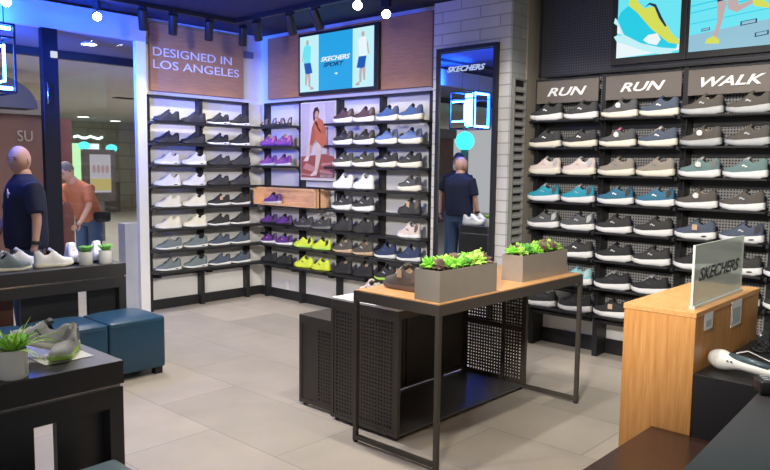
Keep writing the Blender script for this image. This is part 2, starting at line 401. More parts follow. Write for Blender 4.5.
# ================================================================== left wall (A): wood panel with lettering
wp = thing('wood_panel', 'brown wood wall panel lettered DESIGNED IN LOS ANGELES above the left rack', 'wall panel', (4.55, YA, 2.34))
bx('board', M_wall_wood, wp, 3.96, 5.15, YA-.05, YA, 2.35, 3.05, bev=.004)
text('lettering', 'DESIGNED IN', M_text_light, wp, fnA(3.99, YA-.05, 2.715), .99, .088)
text('lettering', 'LOS ANGELES', M_text_light, wp, fnA(3.99, YA-.05, 2.585), 1.09, .088)
wp = thing('wood_panel', 'long plain brown wood wall panel behind the wall screen', 'wall panel', (XB, 5.6, 2.34))
bx('board', M_wall_wood, wp, XB-.05, XB, 4.36, 6.84, 2.35, 3.05, bev=.004)
bx('edge_trim', M_char, wp, XB-.055, XB, 4.31, 4.355, 2.33, 3.05)

# ================================================================== racks
SH = [.45 + .2255*k for k in range(7, -1, -1)]        # shelf heights, top first
def notched(bm, fn, z0, z1):
    pass
def bracket_poly():  # curved shelf bracket seen from the side (depth, height)
    return [(0, -.085), (.010, -.085), (.022, -.05), (.06, -.024), (.15, -.010), (.15, 0), (0, 0)]
def rackA():
    r = thing('shoe_rack', 'two bay black metal shoe rack on the left wall under the lettered panel', 'shoe rack', (4.55, 6.99, 0))
    xs = [3.88, 4.52, 5.15]
    for x in xs: bx('upright', M_black, r, x, x+.045, 6.96, YA-.001, 0, 2.3)
    bx('top_rail', M_black, r, xs[0], xs[2]+.045, 6.96, YA-.001, 2.28, 2.305)
    for a, b in zip(xs, xs[1:]):
        for z in SH:
            sh = bx('shelf', M_black, r, a+.0, b+.015, 6.765, 6.975, z-.028, z-.004, bev=.002)
        bx('hanging_rail', M_black, r, a+.04, b, 6.93, 6.955, .375, .40)
        for xx in (a+.05, b-.07): bx('rail_hook', M_black, r, xx, xx+.06, 6.90, 6.96, .365, .385)
    for x in xs:
        for z in SH:
            obj('bracket', prism(BM(), bracket_poly(), lambda u, v, w, x=x, z=z: (x+.012+w, 6.962-u, z-.006+v), .02), M_black, r)
    for z in (2.12, .40): bx('wall_fixing', M_black, r, 3.80, 3.89, 6.97, 6.99, z, z+.035)
rackA()
def rackB():
    r = thing('shoe_rack', 'four bay black metal shoe rack on the back wall under the screen', 'shoe rack', (5.39, 5.6, 0))
    ys = [6.84, 6.21, 5.59, 4.97, 4.32]
    for y in ys: bx('upright', M_black, r, 5.36, XB-.001, y, y+.045, 0, 2.3)
    bx('top_rail', M_black, r, 5.36, XB-.001, ys[-1], ys[0]+.045, 2.28, 2.305)
    for i, (a, b) in enumerate(zip(ys, ys[1:])):
        for k, z in enumerate(SH):
            if i == 1 and k < 5: continue
            if i == 0 and k in (3, 4): continue
            bx('shelf', M_black, r, 5.17, 5.375, b, a+.045, z-.028, z-.004, bev=.002)
        bx('hanging_rail', M_black, r, 5.33, 5.355, b+.04, a, .375, .40)
        for yy in (b+.05, a-.07): bx('rail_hook', M_black, r, 5.30, 5.36, yy, yy+.06, .365, .385)
    for j, y in enumerate(ys):
        for k, z in enumerate(SH):
            if j in (0, 1) and k in (3, 4): continue
            obj('bracket', prism(BM(), bracket_poly(), lambda u, v, w, y=y, z=z: (5.362-u, y+.012+w, z-.006+v), .02), M_black, r)
    bx('wall_fixing', M_black, r, 5.33, 5.36, 6.88, 6.93, .75, .78)
rackB()
# wood cubby in the middle rack
cb = thing('display_box', 'open wood lined display box in black frame across the middle rack', 'display box', (5.25, 6.25, 1.12))
bm = BM()
x0, x1, y0, y1, z0, z1, b = 5.12, 5.355, 5.64, 6.93, 1.115, 1.345, .012
for y in (y0, y1-b):
    box(bm, x0, x0+b, y, y+b, z0, z1); box(bm, x1-b, x1, y, y+b, z0, z1)
    for z in (z0, z1-b): box(bm, x0, x1, y, y+b, z, z+b)
for z in (z0, z1-b):
    for x in (x0, x1-b): box(bm, x, x+b, y0, y1, z, z+b)
obj('frame', bm, M_black, cb)
bm = BM(); box(bm, 5.15, x1-b, 5.75, 6.82, z0+b, z0+b+.012); box(bm, x1-b-.012, x1-b, 5.75, 6.82, z0+b+.012, z1-b)
for y in (5.75, 6.81): box(bm, 5.15, x1-b-.012, y, y+.012, z0+b+.012, z1-b)
obj('wood_lining', bm, M_cub_wood, cb)

# right wall rack (C)
def rackC():
    r = thing('shoe_rack', 'tall black shoe wall with perforated metal panels under RUN and WALK signs', 'shoe rack', (5.7, 2.0, 0))
    ys = [3.36, 2.74, 2.08, 1.42, .76, .10]
    for y in ys: bx('upright', M_black, r, 5.62, XC-.001, y-.03, y+.012, 0, 2.36)
    for a, b in zip(ys, ys[1:]):
        bx('perforated_panel', M_perf, r, 5.755, 5.77, b+.015, a-.03, .335, 2.36)
    for a, b in zip(ys, ys[1:]):
        for k in range(8):
            z = 2.0 - .2315*k
            # dark shoe ledge: flat sheet with a black plate below it at the back
            bm = BM(); box(bm, 5.50, 5.752, b+.02, a-.035, z-.020, z-.006, bev=.002); box(bm, 5.735, 5.752, b+.02, a-.035, z-.085, z-.020)
            obj('shelf', bm, M_black, r)
    for y in ys:
        for k in range(8):
            z = 2.0 - .2315*k; bm = BM()
            prism(bm, [(0, -.10), (.012, -.10), (.03, -.06), (.06, -.035), (.12, -.03), (.12, -.004), (0, -.004)], lambda u, v, w, y=y, z=z: (5.622-u, y-.02+w, z+v), .02)
            obj('bracket', bm, M_black, r)
    for a, b in zip(ys, ys[1:]):
        bx('hanging_rail', M_black, r, 5.58, 5.61, b+.012, a-.03, .30, .325)
rackC()
def sign(body, yl, yr, tl, tr, label, m):
    t = thing('category_sign', label, 'sign', (5.6, (yl+yr)/2, 2.14), 0, 'signs above the right shoe wall')
    bx('board', m, t, 5.60, 5.619, yr, yl, 2.145, 2.345, bev=.002)
    bx('frame', M_black, t, 5.594, 5.600, yr, yl, 2.337, 2.349)
    text('lettering', body, M_text_white, t, fnB(5.598, tl, 2.203), tl-tr, .072, .004, .35, .022)
M_sign = mat('taupe_sign_board', (.14, .12, .105), .5)
sign('RUN', 3.35, 2.775, 3.245, 2.875, 'dark blue lit sign board reading RUN, left of the three', M_sign)
sign('RUN', 2.71, 2.10, 2.585, 2.22, 'taupe sign board reading RUN in the middle of the three', M_sign)
sign('WALK', 2.05, 1.46, 1.955, 1.51, 'taupe sign board reading WALK, rightmost of the three', M_sign)

# perforated board and screens above
tag(bx('perforated_board', M_perf_dark, None, 5.64, 5.79, -1.0, 3.355, 2.385, ZC-.01), 'dark perforated wall board around the upper screens above the RUN signs', 'wall board')
bx_ = bx('edge_frame', M_black, bpy.data.objects['perforated_board'], 5.632, 5.645, 3.34, 3.36, 2.38, ZC-.01)
bx_ = bx('edge_frame', M_black, bpy.data.objects['perforated_board'], 5.632, 5.645, -1.0, 3.36, 2.372, 2.392)

def flat(bm, poly, fn, d=0):
    vs = [bm.verts.new(fn(u, v, d)) for u, v in poly]; bm.faces.new(vs); return bm
def circ(cx, cy, rx, ry, n=16, a0=0): return [(cx+rx*math.cos(a0+2*PI*k/n), cy+ry*math.sin(a0+2*PI*k/n)) for k in range(n)]
def art(name, polys, m, parent, fn, d=.002):
    for p in polys: obj(name, prism(BM(), p, lambda u, v, w: fn(u, v, d+w), .0008), m, parent)
K = .66
E_cyan = emis('screen_cyan', (.16, .80, .92), K); E_blue = emis('screen_blue', (.02, .38, .80), K); E_pale = emis('screen_pale', (.55, .90, .95), K)
E_white = emis('screen_white', (.85, .95, .98), K); E_dkblue = emis('screen_dark_blue', (.01, .10, .45), K); E_yellow = emis('screen_yellow', (.68, .75, .10), K)
E_skin = emis('screen_skin', (.55, .42, .42), K); E_navy = emis('screen_navy', (.01, .035, .12), K); E_mid = emis('screen_mid_cyan', (.02, .62, .80), K); E_grey = emis('screen_grey', (.30, .55, .68), K)

# screen 1 on the wood panel
tv = thing('wall_screen', 'black framed wall screen showing two sporty figures on blue', 'screen', (5.36, 5.62, 2.36))
bx('casing', M_black, tv, 5.335, 5.378, 5.015, 6.235, 2.355, 3.02, bev=.006)
f = fnB(5.335, 6.205, 2.39)   # 1.13 wide, .60 high
art('picture', [[(0, 0), (1.13, 0), (1.13, .60), (0, .60)]], E_pale, tv, f, .001)
art('picture_band', [[(.31, 0), (.83, 0), (.83, .60), (.31, .60)]], E_blue, tv, f, .003)
def figure(px, flip, shirt):
    k = -1 if flip else 1
    g = lambda pts: [(px + k*u, v) for u, v in pts]
    art('picture_figure', [circ(px, .53, .022, .03), g([(-.035, .07), (-.01, .07), (.01, .25), (-.04, .25)]), g([(.02, .05), (.045, .05), (.05, .12), (.04, .25), (.0, .25)]),
         g([(.045, .02), (.10, .02), (.10, .04), (.045, .06)]), g([(-.09, .33), (-.075, .33), (-.045, .47), (-.06, .48)])], E_skin, tv, f, .006)
    art('picture_shirt', [g([(-.055, .31), (.05, .31), (.062, .48), (.02, .505), (-.02, .505), (-.06, .48)])], shirt, tv, f, .009)
    art('picture_shorts', [g([(-.055, .31), (.055, .31), (.085, .20), (.01, .19), (-.03, .20)])], E_dkblue, tv, f, .009)
figure(.13, False, E_cyan); figure(.98, True, E_white)
text('lettering', 'SKECHERS', E_white, tv, lambda u, v, d: f(u+.345, v+.305, .006+d), .45, .050, .001, .35, .03)
text('lettering', 'SPORT', E_navy, tv, lambda u, v, d: f(u+.385, v+.245, .006+d), .32, .045, .001, .35, .03)
art('picture_mark', [[(.56, .165), (.60, .155), (.61, .172), (.585, .178)]], E_white, tv, f, .006)

# upper right double screen: one casing, two pictures
ts = thing('wall_screen', 'upper wall screen showing a yellow and white running shoe', 'screen', (5.63, 2.4, 2.42))
bx('casing', M_black, ts, 5.60, 5.638, 2.085, 2.68, 2.42, 3.085, bev=.004)
f1 = fnB(5.60, 2.63, 2.475)       # .50 wide
art('picture', [[(0, 0), (.50, 0), (.50, .58), (0, .58)]], E_cyan, ts, f1, .001)
art('picture_tint', [[(.0, .0), (.5, .02), (.5, .10), (.0, .14)], [(.0, .30), (.13, .14), (.0, .20)]], E_white, ts, f1, .003)
shoe_sole = [(-.035+.01, .17), (.0, .13), (.1, .09), (.22, .04), (.36, .0), (.44, .0), (.47, .03), (.40, .10), (.25, .14), (.13, .20), (.02, .28), (-.02, .32), (-.03, .28), (.02, .24), (.04, .17), (.0, .18)]
art('picture_sole', [shoe_sole], E_pale, ts, f1, .006)
art('picture_shoe_side', [[(.0, .30), (.03, .36), (.09, .40), (.16, .34), (.30, .22), (.44, .11), (.49, .07), (.48, .03), (.36, .05), (.20, .10), (.06, .18), (.03, .24)]], E_mid, ts, f1, .008)
art('picture_shoe_top', [[(.09, .40), (.10, .47), (.15, .49), (.17, .41), (.22, .36), (.30, .37), (.36, .28), (.44, .15), (.50, .09), (.50, .06), (.42, .08), (.28, .20), (.16, .34)]], E_yellow, ts, f1, .010)
art('picture_mark', [[(.22, .12), (.26, .155), (.33, .16), (.36, .11), (.33, .07), (.26, .09)]], E_white, ts, f1, .012)
art('picture_lace', [[(.22, .37), (.26, .40), (.31, .38), (.36, .28), (.40, .21), (.39, .20), (.34, .27), (.30, .36), (.26, .385)]], E_navy, ts, f1, .012)
t2 = thing('wall_screen', 'upper wall screen showing a runner in dark shorts', 'screen', (5.63, 1.5, 2.42))
bx('casing', M_black, t2, 5.60, 5.638, .85, 2.083, 2.42, 3.085, bev=.004)
f2 = fnB(5.60, 2.06, 2.47)
art('picture', [[(0, 0), (1.15, 0), (1.15, .58), (0, .58)]], E_cyan, t2, f2, .001)
art('picture_road', [[(0, 0), (1.15, 0), (1.15, .24), (0, .12)]], E_grey, t2, f2, .003)
art('picture_rail', [[(0, .28+.05*i), (1.15, .40+.05*i), (1.15, .408+.05*i), (0, .288+.05*i)] for i in range(3)] + [[(0, .20), (1.15, .30), (1.15, .306), (0, .206)]], E_mid, t2, f2, .004)
art('picture_legs', [[(.17, .08), (.20, .08), (.235, .20), (.26, .34), (.19, .35), (.20, .20)], [(.26, .34), (.20+.07, .28), (.33, .25), (.44, .30), (.44, .33), (.34, .30), (.33, .35)]], E_skin, t2, f2, .006)
art('picture_shorts', [[(.19, .34), (.34, .36), (.35, .46), (.22, .45)]], E_navy, t2, f2, .008)
art('picture_shoe', [[(.12, .05), (.22, .04), (.22, .07), (.18, .10), (.13, .08)], [(.44, .28), (.54, .25), (.54, .28), (.46, .35), (.43, .33)]], E_yellow, t2, f2, .008)
art('picture_shirt', [[(.20, .46), (.36, .47), (.38, .58), (.20, .58)]], E_mid, t2, f2, .007)
art('picture_plate', [[(.09, .14), (.15, .145), (.15, .165), (.09, .16)], [(.36, .15), (.47, .16), (.47, .19), (.36, .18)], [(.46, .06), (.55, .07), (.55, .10), (.46, .09)]], E_navy, t2, f2, .008)
art('picture_plate_face', [[(.095, .144), (.145, .149), (.145, .161), (.095, .156)], [(.37, .156), (.46, .164), (.46, .184), (.37, .176)], [(.47, .067), (.54, .075), (.54, .094), (.47, .087)]], E_grey, t2, f2, .010)

# framed poster on the back wall
po = thing('wall_poster', 'poster of a seated woman in an orange sweater in the middle rack', 'poster', (5.34, 5.93, 1.42))
bx('backing', M_rackback, po, 5.345, 5.356, 5.64, 6.205, 1.42, 2.275)
fp = fnB(5.345, 6.205, 1.42)   # .565 x .855
def pm(n, c): return mat(n, c, .5, 0, .12, 12)
art('poster_background', [[(.01, .01), (.555, .01), (.555, .845), (.01, .845)]], pm('poster_lilac', (.50, .45, .47)), po, fp, .001)
art('poster_backdrop', [[(.01, .25), (.12, .25), (.16, .845), (.01, .845)], [(.44, .27), (.555, .27), (.555, .845), (.40, .845)]], pm('poster_lilac_shade', (.40, .36, .41)), po, fp, .002)
art('poster_rug', [[(.01, .03), (.555, .03), (.555, .26), (.40, .29), (.01, .26)]], pm('poster_rug_red', (.26, .07, .055)), po, fp, .003)
art('poster_rug_pattern', [[(.04, .13), (.22, .09), (.30, .13), (.1, .19)], [(.32, .08), (.53, .07), (.53, .10), (.32, .12)], [(.02, .06), (.18, .045), (.18, .06), (.02, .08)], [(.35, .16), (.54, .18), (.54, .20), (.36, .19)]], pm('poster_rug_pale', (.42, .20, .18)), po, fp, .005)
art('poster_chair', [[(.43, .22), (.445, .22), (.455, .57), (.44, .57)], [(.37, .55), (.455, .55), (.455, .58), (.37, .58)], [(.34, .36), (.47, .34), (.47, .37), (.34, .39)], [(.46, .20), (.475, .20), (.47, .36), (.455, .36)]], pm('poster_chair_brown', (.22, .09, .07)), po, fp, .005)
art('poster_trousers', [[(.24, .10), (.29, .11), (.34, .26), (.36, .42), (.24, .43), (.26, .27)], [(.10, .26), (.15, .25), (.19, .38), (.27, .42), (.24, .47), (.14, .43)]], pm('poster_beige', (.52, .42, .33)), po, fp, .007)
art('poster_shoe', [[(.19, .045), (.27, .055), (.29, .10), (.25, .11), (.17, .06)], [(.05, .21), (.13, .21), (.15, .25), (.11, .27)]], pm('poster_shoe_white', (.62, .52, .46)), po, fp, .008)
art('poster_sweater', [[(.17, .42), (.25, .45), (.38, .35), (.44, .38), (.42, .56), (.37, .65), (.31, .68), (.24, .66), (.20, .58)]], pm('poster_orange', (.40, .11, .05)), po, fp, .009)
art('poster_sleeve', [[(.20, .58), (.24, .62), (.25, .44), (.19, .36), (.16, .38)], [(.33, .52), (.37, .50), (.26, .60), (.27, .65), (.25, .64)]], pm('poster_orange_shade', (.30, .08, .04)), po, fp, .0105)
art('poster_skin', [circ(.275, .725, .032, .047), [(.25, .65), (.29, .65), (.29, .69), (.255, .69)], [(.16, .30), (.185, .30), (.20, .39), (.165, .39)]], pm('poster_skin', (.48, .25, .17)), po, fp, .011)
art('poster_hair', [[(.225, .65), (.22, .74), (.245, .79), (.29, .80), (.32, .76), (.315, .72), (.30, .755), (.265, .755), (.245, .72), (.245, .66)]], pm('poster_hair_dark', (.04, .02, .02)), po, fp, .013)
text('lettering', 'SKECHERS', pm('poster_letter', (.5, .42, .42)), po, lambda u, v, d: fp(u+.33, v+.035, .008+d), .20, .03, .001, .2, .02)

# mirror with frame and lettering
mi = thing('wall_mirror', 'tall black framed mirror on the white brick pillar', 'mirror', (5.31, 3.91, .25))
bm = BM()
for y in (3.585, 4.215): box(bm, 5.285, 5.329, y-.018, y+.018, .2, 2.665)
for z in (.2, 2.63): box(bm, 5.285, 5.329, 3.603, 4.197, z, z+.035)
obj('frame', bm, M_black, mi)
bx('glass', M_mirror, mi, 5.300, 5.328, 3.603, 4.197, .235, 2.63)
text('lettering', 'SKECHERS', emis('mirror_letter', (.55, .68, 1), .55), mi, fnB(5.2995, 4.115, 2.445), .42, .05, .0015, .35, .03)  # decal letters, their brightness put in as glow

# louvred vent on the pillar side
lv = thing('louvre_vent', 'tall narrow grey louvred vent on the side of the pillar', 'vent', (5.46, 3.45, 1.2))
bx('backing', M_black, lv, 5.365, 5.555, 3.4555, 3.4599, .25, 2.355)
bm = BM()
for x in (5.362, 5.545): box(bm, x, x+.013, 3.425, 3.4555, .25, 2.355)
box(bm, 5.375, 5.545, 3.425, 3.4555, 2.343, 2.355)
obj('frame', bm, mat('vent_frame_grey', (.22, .22, .215), .6), lv)
bm = BM()
k = 0; z = .30
while z < 2.33:
    prism(bm, [(0, 0), (.028, -.03), (.028, -.012), (0, .020)], lambda u, v, w, z=z: (5.375+w, 3.455-u, z+v), .17); z += .073
obj('slats', bm, mat('vent_grey', (.30, .30, .29), .6), lv)

# ================================================================== sneakers
L_ = .285
def interp(tab, s):
    for (a, va), (b, vb) in zip(tab, tab[1:]):
        if s <= b:
            t = (s-a)/(b-a); t = t*t*(3-2*t)*.5 + t*.5
            return va + (vb-va)*t
    return tab[-1][1]
TW = [(0, .014), (.03, .026), (.1, .033), (.25, .034), (.4, .035), (.55, .042), (.7, .047), (.85, .042), (.94, .030), (.985, .016), (1, .006)]
TH = [(0, .080), (.04, .100), (.10, .094), (.2, .068), (.30, .070), (.40, .096), (.46, .104), (.54, .090), (.64, .068), (.75, .052), (.85, .042), (.94, .033), (.985, .022), (1, .008)]
def style(kind):
    if kind == 'max':   return dict(heel=.056, mid=.047, fore=.041, toe=.048, spring=.024, hs=.014, flare=1.16, h=.96)
    if kind == 'wave':  return dict(heel=.034, mid=.026, fore=.022, toe=.028, spring=.014, hs=.004, flare=1.10, h=1.05)
    return dict(heel=.026, mid=.020, fore=.018, toe=.024, spring=.010, hs=.003, flare=1.06, h=1.02)
def ztop(st, s): return interp([(0, st['heel']+.006), (.12, st['heel']), (.4, st['mid']), (.7, st['fore']), (.9, st['fore']+.006), (1, st['toe']+.004)], s)
def zbot(st, s): return interp([(0, st['hs']), (.12, 0), (.68, 0), (.85, st['spring']*.35), (1, st['spring'])], s)
def X_(s): return (s-.5)*L_
def yc(s): return .006*math.sin(PI*s) - .003
def shoe_parts(kind):
    st = style(kind)
    N = 30
    S = [0, .012, .03, .05] + [.05 + .93*i/(N-6) for i in range(1, N-5)] + [.992, 1]
    def ring(s):
        w = interp(TW, s); h = interp(TH, s)*st['h']; zb = ztop(st, s)-.006
        op = max(0, min(1, (s-.035)/.03)) * max(0, min(1, (.50-s)/.06))
        lean = -.006*max(0, 1-s/.06)
        out = []
        for i in range(13):
            side = 1 if i < 6 else -1; j = i if i <= 6 else 12-i
            a = j/6*PI/2
            cy_ = w*math.cos(a)**.75 if j < 6 else 0; cz = h*math.sin(a)**.85
            oy = [w, w*1.0, w*.95, w*.84, w*.66, w*.52, 0][j]; oz = [0, .3, .58, .84, 1.0, .86, .22][j]*h
            y = (cy_*(1-op) + oy*op)*side; z = cz*(1-op) + oz*op
            out.append(Vector((X_(s)+lean, y+yc(s), zb+z)))
        return out, op
    bu, bl = BM(), BM()
    rows = [ring(s) for s in S]
    vu = [[bu.verts.new(p) for p in r] for r, _ in rows]; vl = [[bl.verts.new(p) for p in r] for r, _ in rows]
    for i in range(len(S)-1):
        op = min(rows[i][1], rows[i+1][1])
        for j in range(12):
            inner = 4 <= j <= 7 and op > .3
            V, B = (vl, bl) if inner else (vu, bu)
            B.faces.new((V[i][j], V[i][j+1], V[i+1][j+1], V[i+1][j]))
    bu.faces.new(vu[0]); bu.faces.new(vu[-1][::-1])
    for B in (bu, bl):
        for v in [v for v in B.verts if not v.link_faces]: B.verts.remove(v)
    # sole
    bs = BM(); rs = []
    for s in S:
        w = interp(TW, s)*st['flare'] + .001; a, b = zbot(st, s), ztop(st, s)
        ext = -.008 if s < .01 else 0
        prof = [(w*.80, a), (w*.97, a+(b-a)*.15), (w*1.02, a+(b-a)*.5), (w*.97, b), (w*.7, b-.001)]
        pts = [(y, z) for y, z in prof] + [(-y, z) for y, z in prof[::-1]]
        ex = (s-.5)*L_*1.05 + (-.006 if s < .04 else 0)
        rs.append([bs.verts.new((ex, y+yc(s), z)) for y, z in pts])
    for a, b in zip(rs, rs[1:]):
        for k in range(10): bs.faces.new((a[k], a[(k+1) % 10], b[(k+1) % 10], b[k]))
    bs.faces.new(rs[0]); bs.faces.new(rs[-1][::-1])
    # tongue: slab rising out of the throat
    bt = BM(); sec = []
    for t in range(6):
        f_ = t/5; s = .56 - .17*f_; z = ztop(st, s) + (.082 + .036*f_)*st['h']; wd = .018+.009*f_
        sec.append([bt.verts.new((X_(s)+dx, yy*wd+yc(s), z - abs(yy)**2*.010 + dz)) for yy, dx, dz in ((-1, 0, 0), (-.5, 0, 0), (0, 0, 0), (.5, 0, 0), (1, 0, 0), (1, -.012, -.010), (0, -.014, -.011), (-1, -.012, -.010))])
    for a, b in zip(sec, sec[1:]):
        for k in range(8): bt.faces.new((a[k], a[(k+1) % 8], b[(k+1) % 8], b[k]))
    bt.faces.new(sec[0]); bt.faces.new(sec[-1][::-1])
    # laces
    bc = BM()
    for k in range(5):
        s = .47 + .045*k; z = ztop(st, s)-.006 + interp(TH, s)*st['h']
        s2 = s+.02; z2 = ztop(st, s2)-.006 + interp(TH, s2)*st['h']
        wd = .021 - .001*k
        tube(bc, [(X_(s), -wd+yc(s), z-.008), (X_(s2)-.002, -wd*.4+yc(s), z2+.004), (X_(s2), wd*.4+yc(s), z2+.004), (X_(s), wd+yc(s), z-.008)], .0026, 5)
    # side mark and heel tab follow the side surface
    def side(s, u, off, sg=1):
        w = interp(TW, s); h = interp(TH, s)*st['h']; zb = ztop(st, s)-.006
        a = u*PI/2
        y = w*math.cos(a)**.75; z = h*math.sin(a)**.85
        yy = w*(1-.28*u**2.2); 
        op = max(0, min(1, (s-.035)/.03)) * max(0, min(1, (.50-s)/.06))
        y = y*(1-op)+yy*op; z = z*(1-op)+u*h*op
        return Vector((X_(s), (y+off)*sg+yc(s), zb+z))
    bmk = BM()
    for sg in (1,):
        a = [(.40, .46), (.44, .45), (.48, .40), (.52, .33)]
        top = [bmk.verts.new(side(s, u+.05, .002, sg)) for s, u in a]; bot = [bmk.verts.new(side(s, u-.05, .002, sg)) for s, u in a]
        for k in range(3): bmk.faces.new((top[k], top[k+1], bot[k+1], bot[k]))
    bh = BM()
    cols = []
    for sg, ss in ((1, (.16, .08, .03)), (-1, (.03, .08, .16))):
        for s in ss: cols.append([bh.verts.new(side(s, u, .0042, sg) + Vector((-.003, 0, 0))) for u in (.25, .55, .92)])
    for a, b in zip(cols, cols[1:]):
        for k in range(2): bh.faces.new((a[k], b[k], b[k+1], a[k+1]))
    # air window in the heel sidewall
    bw = BM()
    for sg in (1,):
        pts = []
        for k in range(10):
            a = 2*PI*k/10; s = .20+.07*math.cos(a); zc = (ztop(st, s)+zbot(st, s))/2 + math.sin(a)*.006
            pts.append(bw.verts.new((X_(s), (interp(TW, s)*st['flare']*1.03+.0028)*sg+yc(s), zc)))
        bw.faces.new(pts)
    return dict(upper=bu, lining=bl, sole=bs, tongue=bt, laces=bc, side_mark=bmk, heel_tab=bh, sole_window=bw)
MESH = {}
def mesh_of(name, bm, smooth=True):
    me = bpy.data.meshes.new(name); bmesh.ops.recalc_face_normals(bm, faces=bm.faces); bm.to_mesh(me); bm.free()
    if smooth:
        for p in me.polygons: p.use_smooth = True
        me.set_sharp_from_angle(angle=math.radians(50))
    me.materials.append(M_black)
    return me
for kind in ('max', 'wave', 'flat'):
    for k, bm in shoe_parts(kind).items(): MESH[kind, k] = mesh_of(k, bm)
# hang tags
bm = BM(); bmesh.ops.create_cone(bm, cap_ends=True, segments=20, radius1=.021, radius2=.021, depth=.002, matrix=Matrix.Translation((-.012, .050, .098)) @ Matrix.Rotation(PI/2, 4, 'X'))
MESH['round_tag'] = mesh_of('hang_tag', bm, False)
bm = BM(); box(bm, -.036, .002, .046, .048, .070, .112, bev=.0008); MESH['square_tag'] = mesh_of('hang_tag', bm, False)
# sandal with straps
def sandal_parts():
    st = style('wave'); bs = BM(); rs = []
    S = [i/20 for i in range(21)]
    for s in S:
        w = interp(TW, s)*1.05+.001; a, b = zbot(st, s), ztop(st, s)
        rs.append([bs.verts.new((X_(s), y+yc(s), z)) for y, z in ((w*.85, a), (w, (a+b)/2), (w*.96, b), (-w*.96, b), (-w, (a+b)/2), (-w*.85, a))])
    for a, b in zip(rs, rs[1:]):
        for k in range(6): bs.faces.new((a[k], a[(k+1) % 6], b[(k+1) % 6], b[k]))
    bs.faces.new(rs[0]); bs.faces.new(rs[-1][::-1])
    def strap(B, s0, s1, hh, lean=0):
        rows = []
        for k in range(11):
            a = PI*k/10; r = []
            for s in (s0, s1):
                w = interp(TW, s)*.98; z0 = ztop(st, s)-.004
                r.append(B.verts.new((X_(s)+lean*math.sin(a), w*math.cos(a)+yc(s), z0+hh*math.sin(a)**.8)))
            for s in (s1, s0):
                w = interp(TW, s)*.90; z0 = ztop(st, s)-.004
                r.append(B.verts.new((X_(s)+lean*math.sin(a), w*math.cos(a)+yc(s), z0+(hh-.003)*math.sin(a)**.8)))
            rows.append(r)
        for a, b in zip(rows, rows[1:]):
            for k in range(4): B.faces.new((a[k], a[(k+1) % 4], b[(k+1) % 4], b[k]))
    b1 = BM(); strap(b1, .72, .86, .034)
    b2 = BM(); strap(b2, .40, .52, .076, .012)
    b3 = BM(); strap(b3, .05, .14, .074, -.022)
    return dict(sole=bs, toe_strap=b1, instep_strap=b2, heel_strap=b3)
for k, bm in sandal_parts().items(): MESH['sandal', k] = mesh_of(k, bm)

MC = {}
def cm(c, kind='cloth'):
    key = (tuple(c), kind)
    if key not in MC:
        if kind == 'cloth': MC[key] = mat('shoe_fabric', c, .75, 0, .22, 160, .25)
        else: MC[key] = mat('shoe_rubber', c, .5)
    return MC[key]
PAL = dict(black=(.018, .018, .020), charcoal=(.032, .031, .031), dgrey=(.040, .040, .043), grey=(.17, .17, .17), mgrey=(.08, .083, .088), white=(.80, .80, .79), cream=(.80, .76, .64),
    bluegrey=(.15, .19, .21), slate=(.07, .09, .135), navy=(.03, .045, .11), blue=(.04, .09, .26), lblue=(.12, .19, .42), teal=(.02, .30, .42), greyteal=(.13, .21, .21), petrol=(.03, .15, .25),
    maroon=(.06, .03, .04), olive=(.07, .07, .05), purple=(.10, .03, .22), violet=(.19, .055, .26), pink=(.55, .16, .28), neon=(.62, .72, .06), lime=(.45, .70, .12),
    tan=(.60, .42, .27), taupe=(.27, .24, .20), brown=(.14, .10, .085), browngrey=(.085, .075, .065), pinkwhite=(.70, .60, .56), lgrey=(.45, .46, .47), mint=(.42, .62, .60), greenish=(.30, .42, .30), aqua=(.25, .50, .55))
def P(n): return PAL[n] if isinstance(n, str) else n
def add_part(root, name, me, m):
    o = bpy.data.objects.new(name, me); COL.objects.link(o); o.parent = root
    o.material_slots[0].link = 'OBJECT'; o.material_slots[0].material = m
    return o
def shoe(loc, rz, kind, cu, cs, label, group=None, lining='black', tongue=None, mark=None, heel=None, lace=None, window=False, tagc=None, tilt=0, scale=1, zs=1, cat='shoe'):
    r = thing('sneaker' if kind != 'sandal' else 'sandal', label, cat, loc, rz, group)
    r.rotation_euler = (tilt, 0, rz) if not isinstance(tilt, tuple) else (tilt[0], tilt[1], rz)
    r.scale = (scale, scale, scale*zs)
    if kind == 'sandal':
        add_part(r, 'sole', MESH['sandal', 'sole'], cm(P(cs), 'rubber'))
        for k in ('toe_strap', 'instep_strap', 'heel_strap'): add_part(r, k, MESH['sandal', k], cm(P(cu)))
        return r
    add_part(r, 'upper', MESH[kind, 'upper'], cm(P(cu)))
    add_part(r, 'lining', MESH[kind, 'lining'], cm(P(lining)))
    add_part(r, 'sole', MESH[kind, 'sole'], cm(P(cs), 'rubber'))
    add_part(r, 'tongue', MESH[kind, 'tongue'], cm(P(tongue or cu)))
    add_part(r, 'laces', MESH[kind, 'laces'], cm(P(lace or tongue or cu)))
    if mark: add_part(r, 'side_mark', MESH[kind, 'side_mark'], cm(P(mark), 'rubber'))
    if heel: add_part(r, 'heel_tab', MESH[kind, 'heel_tab'], cm(P(heel)))
    if window: add_part(r, 'sole_window', MESH[kind, 'sole_window'], cm(PAL['black'], 'rubber'))
    if tagc == 'round': add_part(r, 'hang_tag', MESH['round_tag'], M_paper)
    if tagc == 'square': add_part(r, 'hang_tag', MESH['square_tag'], cm(PAL['tan'], 'rubber'))
    return r
ORD = ['top', 'second', 'third', 'fourth', 'fifth', 'sixth', 'seventh', 'bottom']

